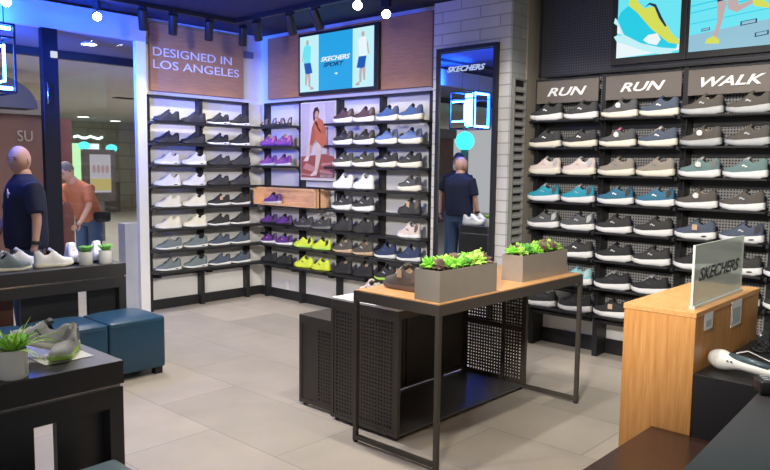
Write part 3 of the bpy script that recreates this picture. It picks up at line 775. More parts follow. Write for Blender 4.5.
# ---- rack A
A = [
 ('black', 'black', {}, 'all black sneaker'), ('black', 'black', {}, 'all black sneaker'),
 ('white', 'white', dict(lining='black', window=True), 'white sneaker with black heel'), ('white', 'white', dict(lining='black', window=True), 'white sneaker with black heel'),
 ('cream', 'white', dict(lining='cream'), 'cream white sneaker'), ('cream', 'white', dict(lining='cream'), 'cream white sneaker'),
 ('bluegrey', 'white', dict(window=True, lace='lgrey', tongue='lgrey', mark='bluegrey'), 'blue grey white soled sneaker'), ('bluegrey', 'white', dict(window=True, lace='black', mark='bluegrey'), 'blue grey white soled sneaker')]
A2 = [('black', 'white', dict(window=True), 'black white soled sneaker'), ('black', 'white', dict(window=True), 'black white soled sneaker'),
 ('dgrey', 'charcoal', {}, 'charcoal sneaker'), ('dgrey', 'charcoal', {}, 'charcoal sneaker'),
 ('charcoal', 'white', dict(), 'dark grey white soled sneaker'), ('charcoal', 'white', dict(), 'dark grey white soled sneaker'),
 ('slate', 'white', dict(lining='black'), 'navy white soled sneaker'), ('slate', 'white', dict(lining='black'), 'navy white soled sneaker')]
for k, z in enumerate(SH):
    for j, (bay, x0) in enumerate((('left', 3.95), ('right', 4.585))):
        cu, cs, kw, nm = (A, A2)[j][k]
        kw = dict(kw)
        for i in range(2):
            if j == 1 and k == 4 and i == 0: kw2 = dict(kw, tagc='square')
            else: kw2 = kw
            shoe((x0 + .105 + (.32 if j == 0 else .285)*i + random.uniform(-.006, .006), 6.86, z-.002), PI + random.uniform(-.10, .06) - .12, 'wave' if cs == 'white' else 'flat', cu, cs,
                 '%s, %s of pair, %s shelf, left wall rack, %s bay' % (nm, ('left', 'right')[i], ORD[k], bay), 'shoes on the left wall rack', tongue=kw2.pop('tongue', None) if 'tongue' in kw2 else None, scale=.95 if j == 0 else .91, **kw2)
# ---- rack B
BY = [6.86, 6.24, 5.62, 5.00]
BAYN = ['far left bay', 'second bay', 'third bay', 'right bay']
def pairB(bay, k, specs, kind='wave', x=5.265):
    for i, sp_ in enumerate(specs):
        if sp_ is None: continue
        cu, cs, kw, nm = sp_; kw = dict(kw)
        kd = kw.pop('kind', kind)
        y = BY[bay] - .175 - (.285 if bay == 1 else .30)*i if bay else BY[bay] - .17 - .27*i
        nn = sum(1 for q_ in specs if q_)
        shoe((x, y + random.uniform(-.006, .006), SH[k]-.002), PI/2 + .12 + random.uniform(-.06, .06), kd, cu, cs,
             '%s, %s %s shelf, middle rack, %s' % (nm, (('left of pair,', 'right of pair,')[i] if nn == 2 else 'alone on'), ORD[k], BAYN[bay]), 'shoes on the middle rack', scale=.90 if bay else .86, zs=(1.12 if kd == 'max' else 1.25) if bay > 1 else 1.05, **kw)
def dup2(*s): return [s, s]
pairB(0, 0, dup2('brown', 'charcoal', dict(kind='sandal'), 'dark strappy sport sandal'))
pairB(0, 1, dup2('violet', 'purple', dict(tongue='tan', mark='pink', lining='tan', heel='pink'), 'pink purple trail sneaker'))
pairB(0, 2, dup2('violet', 'lgrey', dict(tongue='purple', heel='purple', mark='pink'), 'violet pink sneaker'))
pairB(0, 5, dup2('purple', 'black', dict(tongue='black', mark='violet', heel='black'), 'purple black sneaker'))
pairB(0, 6, dup2('purple', 'white', dict(tongue='black', heel='black', mark='pink'), 'purple black sneaker pale sole'))
pairB(0, 7, dup2('black', 'black', dict(), 'black sneaker'))
pairB(1, 5, dup2('dgrey', 'grey', dict(lace='lgrey', mark='grey'), 'dark grey sneaker'))
pairB(1, 6, dup2('neon', 'lime', dict(tongue='black', heel='black', lining='black', lace='black'), 'black backed neon yellow sneaker'))
pairB(1, 7, dup2('neon', 'neon', dict(tongue='neon', mark='black', lining='olive'), 'neon yellow sneaker'))
pairB(2, 0, dup2('maroon', 'white', dict(heel='brown', lining='maroon', kind='max'), 'dark maroon white soled sneaker'))
pairB(2, 1, dup2('charcoal', 'white', dict(tongue='brown', heel='brown', mark='brown', kind='max'), 'dark plum white soled sneaker'))
pairB(2, 2, dup2('olive', 'cream', dict(mark='cream', lace='grey', kind='max'), 'olive black cream soled sneaker'))
pairB(2, 3, dup2('white', 'white', dict(lining='charcoal', lace='lgrey'), 'white sneaker'))
pairB(2, 4, dup2('dgrey', 'white', dict(lining='black', lace='black', mark='lgrey', kind='max'), 'dark grey white soled sneaker'))
pairB(2, 5, dup2('charcoal', 'charcoal', dict(mark='dgrey'), 'charcoal sneaker'))
pairB(2, 6, dup2('browngrey', 'tan', dict(lining='tan', mark='lgrey'), 'brown grey tan soled sneaker'))
pairB(2, 7, dup2('black', 'charcoal', dict(lining='tan'), 'black sneaker with pale lining'))
pairB(3, 0, dup2('blue', 'cream', dict(tongue='black', lining='black', heel='mgrey', kind='max'), 'blue cream soled sneaker'))
pairB(3, 1, dup2('lblue', 'cream', dict(tongue='black', lining='black', heel='mgrey', kind='max'), 'light blue cream soled sneaker'))
pairB(3, 2, dup2('dgrey', 'cream', dict(tongue='black', lining='black', mark='lgrey', kind='max'), 'dark grey cream soled sneaker'))
pairB(3, 3, [None, ('mgrey', 'cream', dict(tongue='brown', heel='charcoal', mark='white', kind='max'), 'grey sneaker with cream sole')])
pairB(3, 4, [None, ('dgrey', 'charcoal', dict(tagc='square', mark='lgrey', heel='brown'), 'dark grey trail sneaker with tan tag')])
pairB(3, 5, [None, ('pinkwhite', 'white', dict(heel='brown', lining='brown', mark='brown'), 'pale pink brown heeled sneaker')])
pairB(3, 6, dup2('navy', 'white', dict(lining='black', mark='slate'), 'navy sneaker with white sole'))
pairB(3, 7, dup2('charcoal', 'lime', dict(lining='black', mark='lgrey', tongue='dgrey'), 'dark sneaker with lime sole'))
shoe((5.25, 6.60, 1.139), PI/2+.1, 'wave', 'purple', 'lgrey', 'purple black sneaker alone inside the wood lined display box', None, scale=.9, tongue='black', heel='black', mark='violet')

# ---- rack C
CY = [3.19, 2.86, 2.53, 2.21, 1.885, 1.565, 1.24, .91]
CN = ['first', 'second', 'third', 'fourth', 'fifth', 'sixth', 'seventh', 'eighth']
CR = {
 0: [('dgrey', 'white', dict(mark='white', lace='grey'), 'dark grey sneaker')]*2 + [('mgrey', 'cream', dict(mark='white', tagc='round'), 'grey sneaker with round tag'), ('slate', 'cream', dict(mark='white', tongue='navy'), 'navy grey sneaker'), ('browngrey', 'lgrey', dict(mark='lgrey', lining='tan'), 'brown grey sneaker'), ('browngrey', 'lgrey', dict(mark='lgrey'), 'brown grey sneaker')],
 1: [('dgrey', 'cream', dict(mark='white', lace='lgrey'), 'dark grey sneaker')]*2 + [('mgrey', 'cream', dict(mark='white', tagc='round', tongue='pink'), 'grey sneaker with round tag'), ('slate', 'cream', dict(mark='white', tongue='pinkwhite'), 'slate sneaker with pink tongue'), ('browngrey', 'lgrey', dict(mark='pinkwhite', tagc='round', lining='tan'), 'brown grey sneaker with round tag'), ('browngrey', 'lgrey', dict(mark='lgrey', lace='tan'), 'brown grey sneaker')],
 2: [('pinkwhite', 'cream', dict(mark='tan', tongue='lgrey', heel='lgrey'), 'pinkish white sneaker')]*2 + [('taupe', 'cream', dict(mark='grey', lining='brown'), 'taupe sneaker')]*2 + [('greyteal', 'white', dict(mark='white', tagc='round', heel='grey', tongue='lgrey'), 'grey teal sneaker with round tag'), ('greyteal', 'white', dict(mark='white', tongue='lgrey'), 'grey teal sneaker')],
 3: [('teal', 'white', dict(heel='mgrey', tongue='lgrey', mark='aqua'), 'bright teal sneaker')]*2 + [('petrol', 'white', dict(heel='dgrey', mark='white', tongue='grey', lining='charcoal'), 'blue grey sneaker')]*2 + [('browngrey', 'white', dict(mark='white', tagc='round', lining='tan'), 'grey brown sneaker with round tag'), ('browngrey', 'white', dict(mark='lgrey', lace='lgrey'), 'grey brown sneaker')],
 4: [('mgrey', 'white', dict(heel='lgrey', mark='lgrey', tongue='dgrey'), 'mid grey sneaker')]*2 + [('charcoal', 'white', dict(mark='lgrey', lace='grey'), 'charcoal sneaker')]*2 + [('slate', 'white', dict(mark='lgrey', tagc='square', window=True), 'slate sneaker with tan tag'), ('slate', 'white', dict(mark='lgrey', heel='dgrey', window=True), 'slate blue sneaker')],
 5: [None, ('charcoal', 'white', dict(mark='white', lace='grey'), 'black sneaker'), ('black', 'white', dict(mark='lgrey', lace='grey'), 'black sneaker'), ('charcoal', 'white', dict(mark='lgrey'), 'black sneaker'), ('black', 'white', dict(), 'black sneaker'), ('charcoal', 'white', dict(window=True), 'black sneaker'), ('black', 'white', dict(), 'black sneaker')],
 6: [None, ('aqua', 'white', dict(heel='mint', lining='mint'), 'pale teal sneaker'), ('black', 'white', dict(lace='white', tongue='lgrey', mark='dgrey'), 'black white laced sneaker'), ('black', 'white', dict(lace='white', tongue='lgrey', mark='dgrey'), 'black white laced sneaker'), None, ('charcoal', 'white', dict(), 'black sneaker'), ('charcoal', 'white', dict(), 'black sneaker')],
 7: [('black', 'white', dict(mark='dgrey', lace='grey'), 'black sneaker'), ('black', 'white', dict(mark='dgrey', lace='grey'), 'black sneaker'), ('black', 'white', dict(mark='grey', tagc='square'), 'black sneaker with tan tag'), None, None, None, ('black', 'white', dict(), 'black sneaker')],
}
for k, row in CR.items():
    for i, sp_ in enumerate(row):
        if sp_ is None: continue
        cu, cs, kw, nm = sp_
        sgn = 'first RUN sign' if i < 2 else 'second RUN sign' if i < 4 else 'WALK sign' if i < 6 else 'no sign'
        shoe((5.565, CY[i] + .045 + random.uniform(-.006, .006), 2.0-.2315*k-.004), PI/2 + random.uniform(-.05, .05), 'max', cu, cs,
             '%s, %s row, %s from left, right shoe wall' % (nm, ORD[k], CN[i]), 'shoes on the right wall', scale=1.0, **kw)

# ================================================================== display tables
def table(name_label, X0, X1, Y0, Y1, gaps, extra=None):
    t = thing('display_table', name_label, 'table', ((X0+X1)/2, (Y0+Y1)/2, 0))
    bx('table_top', M_dark, t, X0, X1, Y0, Y1, .705, .80, bev=.003)
    bx('spacer', M_chrome, t, X0+.012, X1-.012, Y0+.012, Y1-.012, .692, .705)
    bx('apron', M_dark, t, X0+.06, X1-.062, Y0+.004, Y0+.03, .61, .692)
    bx('apron', M_dark, t, X0+.06, X1-.062, Y1-.03, Y1-.004, .61, .692)
    bx('leg', M_dark, t, X1-.062, X1-.002, Y0+.004, Y1-.004, 0, .692, bev=.002)
    bx('leg', M_dark, t, X0+.002, X0+.06, Y0+.004, Y1-.004, 0, .692, bev=.002)
    for a, b in gaps: bx('inner_panel_shade', M_dark, t, a, b, Y0+.06, Y0+.10, 0, .66, bev=.002)  # the panel beside the right leg stands in for deep shadow
    return t
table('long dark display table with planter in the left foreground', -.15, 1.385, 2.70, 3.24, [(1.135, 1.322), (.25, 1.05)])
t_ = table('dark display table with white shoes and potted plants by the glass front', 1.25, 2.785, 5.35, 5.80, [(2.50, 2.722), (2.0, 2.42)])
bx('crate_panel', wood('reddish_wood', (.10, .035, .02), (.15, .06, .035), (1, 1, 12)), t_, 1.70, 1.95, 5.42, 5.46, 0, .60, label='reddish brown wooden panel')
# leather ottomans
def ottoman(x0, x1, y0, y1, z1, m, label, group=None):
    t = thing('ottoman', label, 'ottoman', ((x0+x1)/2, (y0+y1)/2, 0), 0, group)
    bm = BM(); box(bm, x0, x1, y0, y1, .05, z1-.012, bev=.022, seg=4)
    # softly domed top
    zt = z1-.012
    o = obj('cushion', bm, m, t, 50)
    bm = BM(); n = 14; g = []
    for i in range(n+1):
        r = []
        for j in range(n+1):
            u, v = i/n*2-1, j/n*2-1
            r.append(bm.verts.new(((x0+x1)/2+u*((x1-x0)/2-.016), (y0+y1)/2+v*((y1-y0)/2-.016), zt-.003+.026*((1-u**4)*(1-v**4))**.6)))
        g.append(r)
    for i in range(n):
        for j in range(n): bm.faces.new((g[i][j], g[i+1][j], g[i+1][j+1], g[i][j+1]))
    obj('top_cushion', bm, m, t, True)
    tube_b = BM(); e = .004
    tube(tube_b, [(x0+.02, y0-.001, zt-.03), (x1-.02, y0-.001, zt-.03)], .003, 6)
    obj('piping', tube_b, m, t)
    for a in (x0+.05, x1-.05):
        for b in (y0+.05, y1-.05):
            bx('foot', M_black, t, a-.03, a+.03, b-.03, b+.03, 0, .051)
    return t
for i, nm in enumerate(['right end of the row', 'second from right in the row', 'third from right, behind the striped shoes', 'leftmost in view behind the green plant']):
    ottoman(2.385-.45*i, 2.83-.45*i, 4.85, 5.29, .455, M_blue_leather, 'blue leather cube ottoman, ' + nm, 'blue ottomans before the far display table')
ottoman(.80, 1.30, 2.12, 2.62, .455, M_teal_leather, 'teal grey leather ottoman at the bottom left before the near table')

# centre table: wood top on a steel frame
ct = thing('centre_table', 'tall wood topped table on a thin dark steel frame, two planters on it', 'table', (3.63, 2.54, 0))
bx('table_top', M_top_wood, ct, 2.862, 4.40, 2.245, 2.85, .876, .893, bev=.002)
bm = BM(); box(bm, 2.855, 4.405, 2.238, 2.262, .828, .886); box(bm, 2.855, 4.405, 2.832, 2.857, .828, .886)
box(bm, 2.855, 2.88, 2.262, 2.832, .828, .886); box(bm, 4.38, 4.405, 2.262, 2.832, .828, .886)
obj('apron', bm, M_char, ct)
for x in (2.855, 4.38):
    for y in (2.238, 2.832):
        bx('leg', M_char, ct, x, x+.025, y, y+.025, .012, .828)
        obj('foot', lathe(BM(), [(.014, 0), (.016, .012)], (x+.0125, y+.0125, 0), 12, True, True), M_black, ct)
    bx('foot_rail', M_char, ct, x, x+.025, 2.263, 2.832, .018, .043)

# nested perforated riser tables
def riser(label, X0, X1, Y0, Y1, H, topm, bars=True, solid=0):
    t = thing('riser_table', label, 'riser table', ((X0+X1)/2, (Y0+Y1)/2, 0))
    bx('top_panel', topm, t, X0, X1, Y0, Y1, H-.012, H, bev=.001)
    bm = BM()
    for x in (X0, X1-.025):
        for y in (Y0, Y1-.025): box(bm, x, x+.025, y, y+.025, .018, H-.06)
        box(bm, x, x+.025, Y0+.025, Y1-.025, .02, .045)
    for y in (Y0, Y1-.025):
        box(bm, X0, X1, y, y+.025, H-.06, H-.012)
    for x in (X0, X1-.025): box(bm, x, x+.025, Y0+.025, Y1-.025, H-.06, H-.012)
    obj('frame', bm, M_char, t)
    for x in (X0+.03, X1-.03):
        for y in (Y0+.03, Y1-.03): obj('foot', lathe(BM(), [(.014, 0), (.014, .018)], (x, y, 0), 12, True, True), M_black, t)
    P_, B_, T_ = .0235, .0135, .002
    for x in (X0+.006, X1-.008):
        bm = BM()
        if solid and x < X0+.1:
            box(bm, x, x+.002, Y1-.025-solid, Y1-.025, .045, H-.06)
        lattice(bm, lambda u, v, w, x=x: (x+w, u, v), Y0+.025, Y1-.025-(solid if x < X0+.1 else 0), .045, H-.06, P_, B_, T_)
        obj('perforated_panel', bm, M_char, t)
    if True: bx('shade_sheet', M_black, t, X0+.012, X0+.015, Y0+.026, Y1-.026, .046, H-.061)  # added black sheet stands in for the dark inside behind the holes
    return t
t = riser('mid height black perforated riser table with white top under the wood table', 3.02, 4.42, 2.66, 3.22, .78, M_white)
bx('base_shelf', mat('grey_steel_shelf', (.10, .10, .105), .28), t, 3.045, 4.395, 2.665, 3.212, .024, .036)
bm = BM(); lattice(bm, lambda u, v, w: (u, 3.212+w, v), 3.045, 3.72, .045, .72, .0235, .0145, .002); lattice(bm, lambda u, v, w: (u, 3.212+w, v), 3.74, 4.395, .045, .72, .0235, .0145, .002)
obj('perforated_panel', bm, M_char, t)
bm = BM(); box(bm, 4.398, 4.416, 2.69, 3.19, .42, .455)
obj('cross_brace', bm, M_char, t)
bx('shade_sheet', M_black, t, 3.046, 4.394, 3.2150, 3.2180, .046, .719)  # added black sheet that keeps the rear panel's holes dark
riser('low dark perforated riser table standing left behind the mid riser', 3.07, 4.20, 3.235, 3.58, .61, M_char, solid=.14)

# ---- planters with succulents
def rosette(bm, c, r, n, tilt=None):
    for k in range(n):
        ball = tilt is None; lay = k % 3; a = k*2.399 + random.random()*.3; ln = r*(1-.22*lay)*random.uniform(.85, 1.1); el = random.uniform(.0, 1.4) if ball else tilt + .38*lay
        d = Vector((math.cos(a)*math.cos(el), math.sin(a)*math.cos(el), math.sin(el))); s_ = Vector((-math.sin(a), math.cos(a), 0)); u_ = d.cross(s_)
        w = ln*.36; c0 = Vector(c)
        pts = [(0, .35), (.35, .9), (.7, .95), (1, .05)]
        top, und = [], []
        for f_, ww in pts:
            p = c0 + d*ln*f_
            top.append((bm.verts.new(p + s_*w*ww + u_*.002), bm.verts.new(p - u_*w*.0 - u_*.003 - u_*w*.12), bm.verts.new(p - s_*w*ww + u_*.002), bm.verts.new(p + u_*w*.45*ww)))
        for a_, b_ in zip(top, top[1:]):
            for q_ in range(4): bm.faces.new((a_[q_], a_[(q_+1) % 4], b_[(q_+1) % 4], b_[q_]))
        bm.faces.new(top[0][::-1]); bm.faces.new(top[-1])
def planter(x0, x1, y0, y1, z0, z1, label, seq):
    t = thing('planter', label, 'planter', ((x0+x1)/2, (y0+y1)/2, z0), 0, None)
    bm = BM(); w = .006
    box(bm, x0, x1, y0, y0+w, z0, z1); box(bm, x0, x1, y1-w, y1, z0, z1); box(bm, x0, x0+w, y0+w, y1-w, z0, z1); box(bm, x1-w, x1, y0+w, y1-w, z0, z1); box(bm, x0+w, x1-w, y0+w, y1-w, z0, z0+w)
    obj('box', bm, M_concrete, t)
    bx('soil', M_soil, t, x0+w, x1-w, y0+w, y1-w, z1-.03, z1-.018)
    for (u, v, r, mm, n, hh) in seq:
        bm = BM(); rosette(bm, (x0+u*(x1-x0), y0+v*(y1-y0), z1-.012+hh), r, n)
        tube(bm, [(x0+u*(x1-x0), y0+v*(y1-y0), z1-.02), (x0+u*(x1-x0), y0+v*(y1-y0), z1-.008+hh)], .008, 8)
        obj('succulent', bm, mm, t)
    return t
seqA = []
for i in range(17):
    u = .06 + .88*i/16
    seqA.append((u, .30 if i % 2 else .62, random.uniform(.050, .064), [M_leaf, M_leaf3, M_leaf4, M_leaf, M_leaf2, M_leaf, M_leaf2][i % 7], 46, random.uniform(.008, .022)))
    if i % 2: seqA.append((u+.03 if u < .9 else u-.02, .80, .055, [M_leaf2, M_leaf][i % 4 == 1], 22, .018))
pA = planter(2.88, 3.40, 2.256, 2.425, .893, 1.058, 'long grey zinc planter of green succulents, nearer one on the wood table', seqA)
seqB = []
for i in range(17):
    u = .06 + .88*i/16
    seqB.append((u, .35 if i % 2 else .65, random.uniform(.048, .060), [M_leaf, M_leaf2, M_leaf3, M_leaf4, M_leaf, M_leaf, M_leaf3][i % 7], 46, random.uniform(.008, .022)))
    if i % 3 == 1: seqB.append((u, .82, .050, [M_leaf2, M_leaf3][i % 2], 20, .025))
pB = planter(3.77, 4.32, 2.315, 2.465, .893, 1.055, 'long grey zinc planter of green succulents, farther one on the wood table', seqB)
for (t, x, y) in ((pA, 3.28, 2.37), (pB, 4.10, 2.42)):
    bm = BM(); tube(bm, [(x, y, 1.04), (x+.01, y-.005, 1.08), (x+.045, y-.02, 1.115), (x+.07, y-.03, 1.125)], [.010, .013, .013, .006], 8)
    for k in range(14):
        a = k*2.4; p = Vector((x+.012+.004*k, y-.006-.0018*k, 1.075+.0037*k)); d = Vector((math.cos(a)*.3, math.sin(a), math.sin(a*1.3)*.6+.3)).normalized()
        ell(bm, p+d*.014, (.009, .005, .006), None, 1)
    obj('trailing_stem', bm, M_leaf2 if t is pA else M_leaf3, t, True)
# round white pots
def pot(x, y, z, r, h, label, long=False):
    t = thing('potted_plant', label, 'potted plant', (x, y, z))
    obj('pot', lathe(BM(), [(r*.86, 0), (r*.97, .008), (r, h), (r*.93, h), (r*.93, h-.015)], (x, y, z), 28, True), M_pot, t, 50)
    obj('soil', lathe(BM(), [(.001, h-.016), (r*.93, h-.016)], (x, y, z), 20, False), M_soil, t)
    if not long:
        for k in range(3):
            bm = BM(); rosette(bm, (x+r*.35*math.cos(k*2.1), y+r*.35*math.sin(k*2.1), z+h-.004), r*1.15, 26, .85); obj('foliage', bm, M_leaf4 if k else M_leaf, t)
    else:
        bm = BM()
        for k in range(26):
            a = k*2.4; el = random.uniform(.35, 1.35); ln = random.uniform(.10, .17); w = .007
            base = Vector((x+math.cos(a)*r*.25, y+math.sin(a)*r*.25, z+h-.012)); prev = None
            for j in range(6):
                f_ = j/5; p = base + Vector((math.cos(a)*math.cos(el)*ln*f_*(1+.4*f_), math.sin(a)*math.cos(el)*ln*f_*(1+.4*f_), ln*(math.sin(el)*f_ - .45*f_**3*math.cos(el))))
                s_ = Vector((-math.sin(a), math.cos(a), 0))*w*(1-f_**2*.95)
                cur = (bm.verts.new(p+s_), bm.verts.new(p+Vector((0, 0, -.0025))), bm.verts.new(p-s_), bm.verts.new(p+Vector((0, 0, .001))))
                if prev:
                    for q_ in range(4): bm.faces.new((prev[q_], prev[(q_+1) % 4], cur[(q_+1) % 4], cur[q_]))
                prev = cur
            bm.faces.new(prev)
        obj('foliage', bm, M_leaf2, t)
        bm = BM()
        for k in range(10):
            a = k*2.4+1; c0 = (x+math.cos(a)*.03, y+math.sin(a)*.03, z+h+.005); rosette(bm, c0, .05, 6, .9)
        obj('inner_foliage', bm, M_leaf, t)
    return t
pot(2.50, 5.44, .80, .052, .105, 'small white round potted succulent on the far table, left of two')
pot(2.655, 5.43, .80, .052, .105, 'small white round potted succulent on the far table, right of two')
pot(.985, 2.76, .80, .052, .11, 'white round pot of spiky lime green leaves on the near table', True)

# ---- shoes on the tables
def S(loc, rz, kind, cu, cs, label, **kw): return shoe(loc, rz, kind, cu, cs, label, None, **kw)
S((2.29, 5.51, .80), .04, 'wave', 'white', 'cream', 'cream white sneaker in front on the far dark table', mark='lgrey', lining='black', window=True, scale=1.0)
S((2.12, 5.70, .80), .04, 'wave', 'white', 'white', 'white sneaker behind the cream sneaker on the far table', lining='lgrey')
S((1.97, 5.50, .80), .0, 'wave', 'bluegrey', 'cream', 'blue grey sneaker at left end of the far table', lining='slate', mark='lgrey', lace='lgrey')
S((2.49, 5.65, .80), PI+1.35, 'max', 'white', 'white', 'white sneaker behind the two small pots, left one', mark='lgrey', lining='lgrey')
S((2.69, 5.64, .80), PI+1.25, 'max', 'white', 'white', 'white sneaker behind the two small pots, right one', mark='lgrey', lining='lgrey')
S((1.155, 2.99, .843), 2.15, 'wave', 'lgrey', 'cream', 'grey striped sneaker lying left on the near table beside the plant', mark='slate', lace='white', tongue='grey', lining='slate', heel='lgrey', tilt=(.35, -.15), scale=.85)
S((1.245, 2.92, .805), .85+PI, 'wave', 'lgrey', 'lime', 'grey sneaker with lime sole and pink lining, right on the near table', mark='slate', lace='white', lining='pinkwhite', heel='bluegrey', scale=.85)
sp_ = tag(obj('display_sheet', box(BM(), 1.13, 1.33, 2.84, 3.00, .8003, .803, bev=.001), M_paper), 'white card lying under the two sneakers on the near table', 'card')
S((3.07, 2.67, .893), 1.45, 'wave', 'browngrey', 'brown', 'brown grey trail sneaker on the wood table left of the nearer planter', mark='mgrey', lace='lgrey', tagc='square', lining='tan', heel='brown', scale=1.05)
S((3.76, 2.68, .893), .9, 'wave', 'brown', 'tan', 'brown trail sneaker standing between the two long planters', mark='tan', lining='tan')
S((3.22, 3.08, .78), 1.3, 'wave', 'pinkwhite', 'black', 'pinkish sneaker with black sole on the white riser top', lining='brown', mark='black', scale=.75)
S((3.42, 3.08, .78), 1.9, 'wave', 'greenish', 'mint', 'pale green sneaker on the white riser top', lining='lime', mark='mint', tongue='lime', scale=.72)
S((3.68, 3.06, .78), 1.2, 'wave', 'mgrey', 'mint', 'grey mesh sneaker with mint sole at the back of the riser', lining='black', mark='mint')
tag(bx('price_card', M_paper, None, 5.415, 5.419, 6.50, 6.55, .115, .22), 'small white card leaning on the wall under the middle rack', 'card')

# ================================================================== cash counter
wd = thing('cash_counter', 'tall oak veneer counter block with vertical grain and a wood top', 'counter', (3.2, 1.1, 0))
bx('body', M_desk_wood, wd, 2.80, 3.62, .95, 1.235, 0, 1.028, bev=.002)
bx('top_panel', M_desk_top, wd, 2.797, 3.623, .947, 1.238, 1.028, 1.05, bev=.002)
for q_, (a, b, c, d) in enumerate([(2.885, 2.985, .965, 1.032), (3.215, 3.355, .925, 1.035)]):
    tag(obj('paper_notice', box(BM(), a, b, .9462, .9468, c, d, bev=.0), M_paper), ['small white paper note taped on the oak counter side', 'larger white paper note taped on the oak counter side'][q_], 'note')
    n_o = [o for o in bpy.data.objects if o.name.startswith('paper_notice')][-1]
    bx('printed_block', mat('note_grey', (.45, .47, .45), .7), n_o, a+.02, b-.02, .9456, .9461, c+.012, d-.03)
ac = thing('logo_stand', 'upright frosted acrylic sheet with dark italic lettering standing on the oak counter', 'sign', (3.2, 1.0, 1.05))
bx('sheet', M_acrylic, ac, 2.86, 3.47, .985, .992, 1.062, 1.302)
bx('base_strip', M_acryl_edge, ac, 2.86, 3.47, .978, .999, 1.05, 1.062)
bx('sheet_edge', M_acryl_edge, ac, 2.856, 2.860, .984, .993, 1.05, 1.302)
text('lettering', 'SKECHERS', M_text_dark, ac, lambda u, v, d: (2.91+u, .9845-d, 1.155+v), .50, .052, .001, .35, .018)
# low ledge, dark back block, front desk
M_desk = mat('slate_laminate_desk', (.068, .062, .066), .32, 0, .06, 3)
M_brown = mat('dark_brown_laminate', (.045, .022, .016), .25, 0, .1, 3)
tag(obj('low_desk', box(BM(), .6, 2.796, .30, 1.10, .05, .568, bev=.004), M_brown), 'low dark brown glossy desk ledge in front of the oak counter', 'desk')
tag(obj('service_block', box(BM(), 2.80, 4.3, .1, .945, 0, .813, bev=.003), M_black), 'black glossy counter block beside the oak counter holding the scanner', 'counter')
fd = thing('front_desk', 'slate grey desk surface in the bottom right foreground', 'desk', (1.6, .2, 0))
bm = BM(); prism(bm, [(.5, .50), (1.66, .575), (2.40, .618), (2.60, .615), (2.60, -.6), (.5, -.6)], lambda u, v, w: (u, v, .862+w), .038)
obj('desk_top', bm, M_desk, fd)
bx('body', M_black, fd, .6, 2.5, -.6, .29, 0, .862)
# barcode scanner
scn = thing('barcode_scanner', 'white handheld barcode scanner lying on the black counter block', 'scanner', (2.9, .85, .813))
ax, ay = Vector((2.93, .885, .855)), Vector((2.86, .70, .853))
d_ = (ay-ax).normalized()
bm = BM(); tube(bm, [ax-d_*.05, ax-d_*.045, ax-d_*.02, ax, ax+d_*.03, ax+d_*.06, ax+d_*.09, ax+d_*.20, ax+d_*.23], [.012, .028, .038, .040, .034, .024, .019, .017, .012], 20)
obj('body', bm, M_white_plastic, scn, True)
bm = BM(); tube(bm, [ax+d_*.035+Vector((.0, 0, .024)), ax+d_*.20+Vector((0, 0, .020))], [.014, .012], 12)
obj('grip_pad', bm, mat('scanner_slate', (.08, .12, .15), .3), scn, True)
bm = BM()
for k in range(2): ell(bm, ax+d_*(.035+.014*k)+Vector((-.034+.003*k, 0, .010)), (.004, .005, .004), None, 1)
obj('button', bm, M_black, scn)
obj('cable', tube(BM(), [ax+d_*.23, ax+d_*.28+Vector((.05, 0, -.02)), ax+d_*.22+Vector((.22, .02, -.025)), ax+d_*.02+Vector((.35, .02, -.030)), ax+Vector((.28, .03, -.034))], .003, 6), M_white_plastic, scn, True)
# payment terminal at the right edge
pt = thing('card_terminal', 'black payment terminal with grey keys at the right edge of the desk', 'card terminal', (2.42, .56, .9))
R_ = Matrix.Rotation(math.radians(-58), 4, 'Z')
def lt(bm, c=(2.47, .55, .9)):
    for v in bm.verts: v.co = (R_ @ v.co) + Vector(c)
    return bm
obj('body', lt(box(BM(), -.09, .09, -.04, .04, .001, .045, bev=.008)), M_black, pt, 50)
bm = BM()
for i in range(4):
    for j in range(3): box(bm, -.075+.022*i, -.059+.022*i, -.028+.020*j, -.014+.020*j, .045, .049)
obj('keypad', lt(bm), mat('key_grey', (.35, .36, .36), .5), pt)
obj('display', lt(box(BM(), .02, .08, -.03, .03, .0445, .0465)), mat('display_grey', (.12, .15, .15), .2), pt)
# dark equipment and cables behind the scanner
mn = thing('receipt_printer', 'black boxy printer on the counter block at the right edge', 'printer', (3.55, .82, .813))
obj('body', box(BM(), 3.50, 3.70, .70, .87, .813, .96, bev=.012), M_black, mn, 50)
bx('paper_slot', M_char, mn, 3.54, 3.66, .75, .80, .958, .964)
cbm = BM()
for k in range(5):
    a = k*1.3; c = Vector((3.38+.02*math.sin(a), .86+.015*math.cos(a), .83))
    tube(cbm, [c+Vector((.045*math.cos(q_*PI/4+a), .035*math.sin(q_*PI/4+a), .012*math.sin(q_+a)+.0)) for q_ in range(9)], .004, 6)
tag(obj('cable_bundle', cbm, M_black, None, True), 'tangled black cables lying behind the white scanner', 'cable')

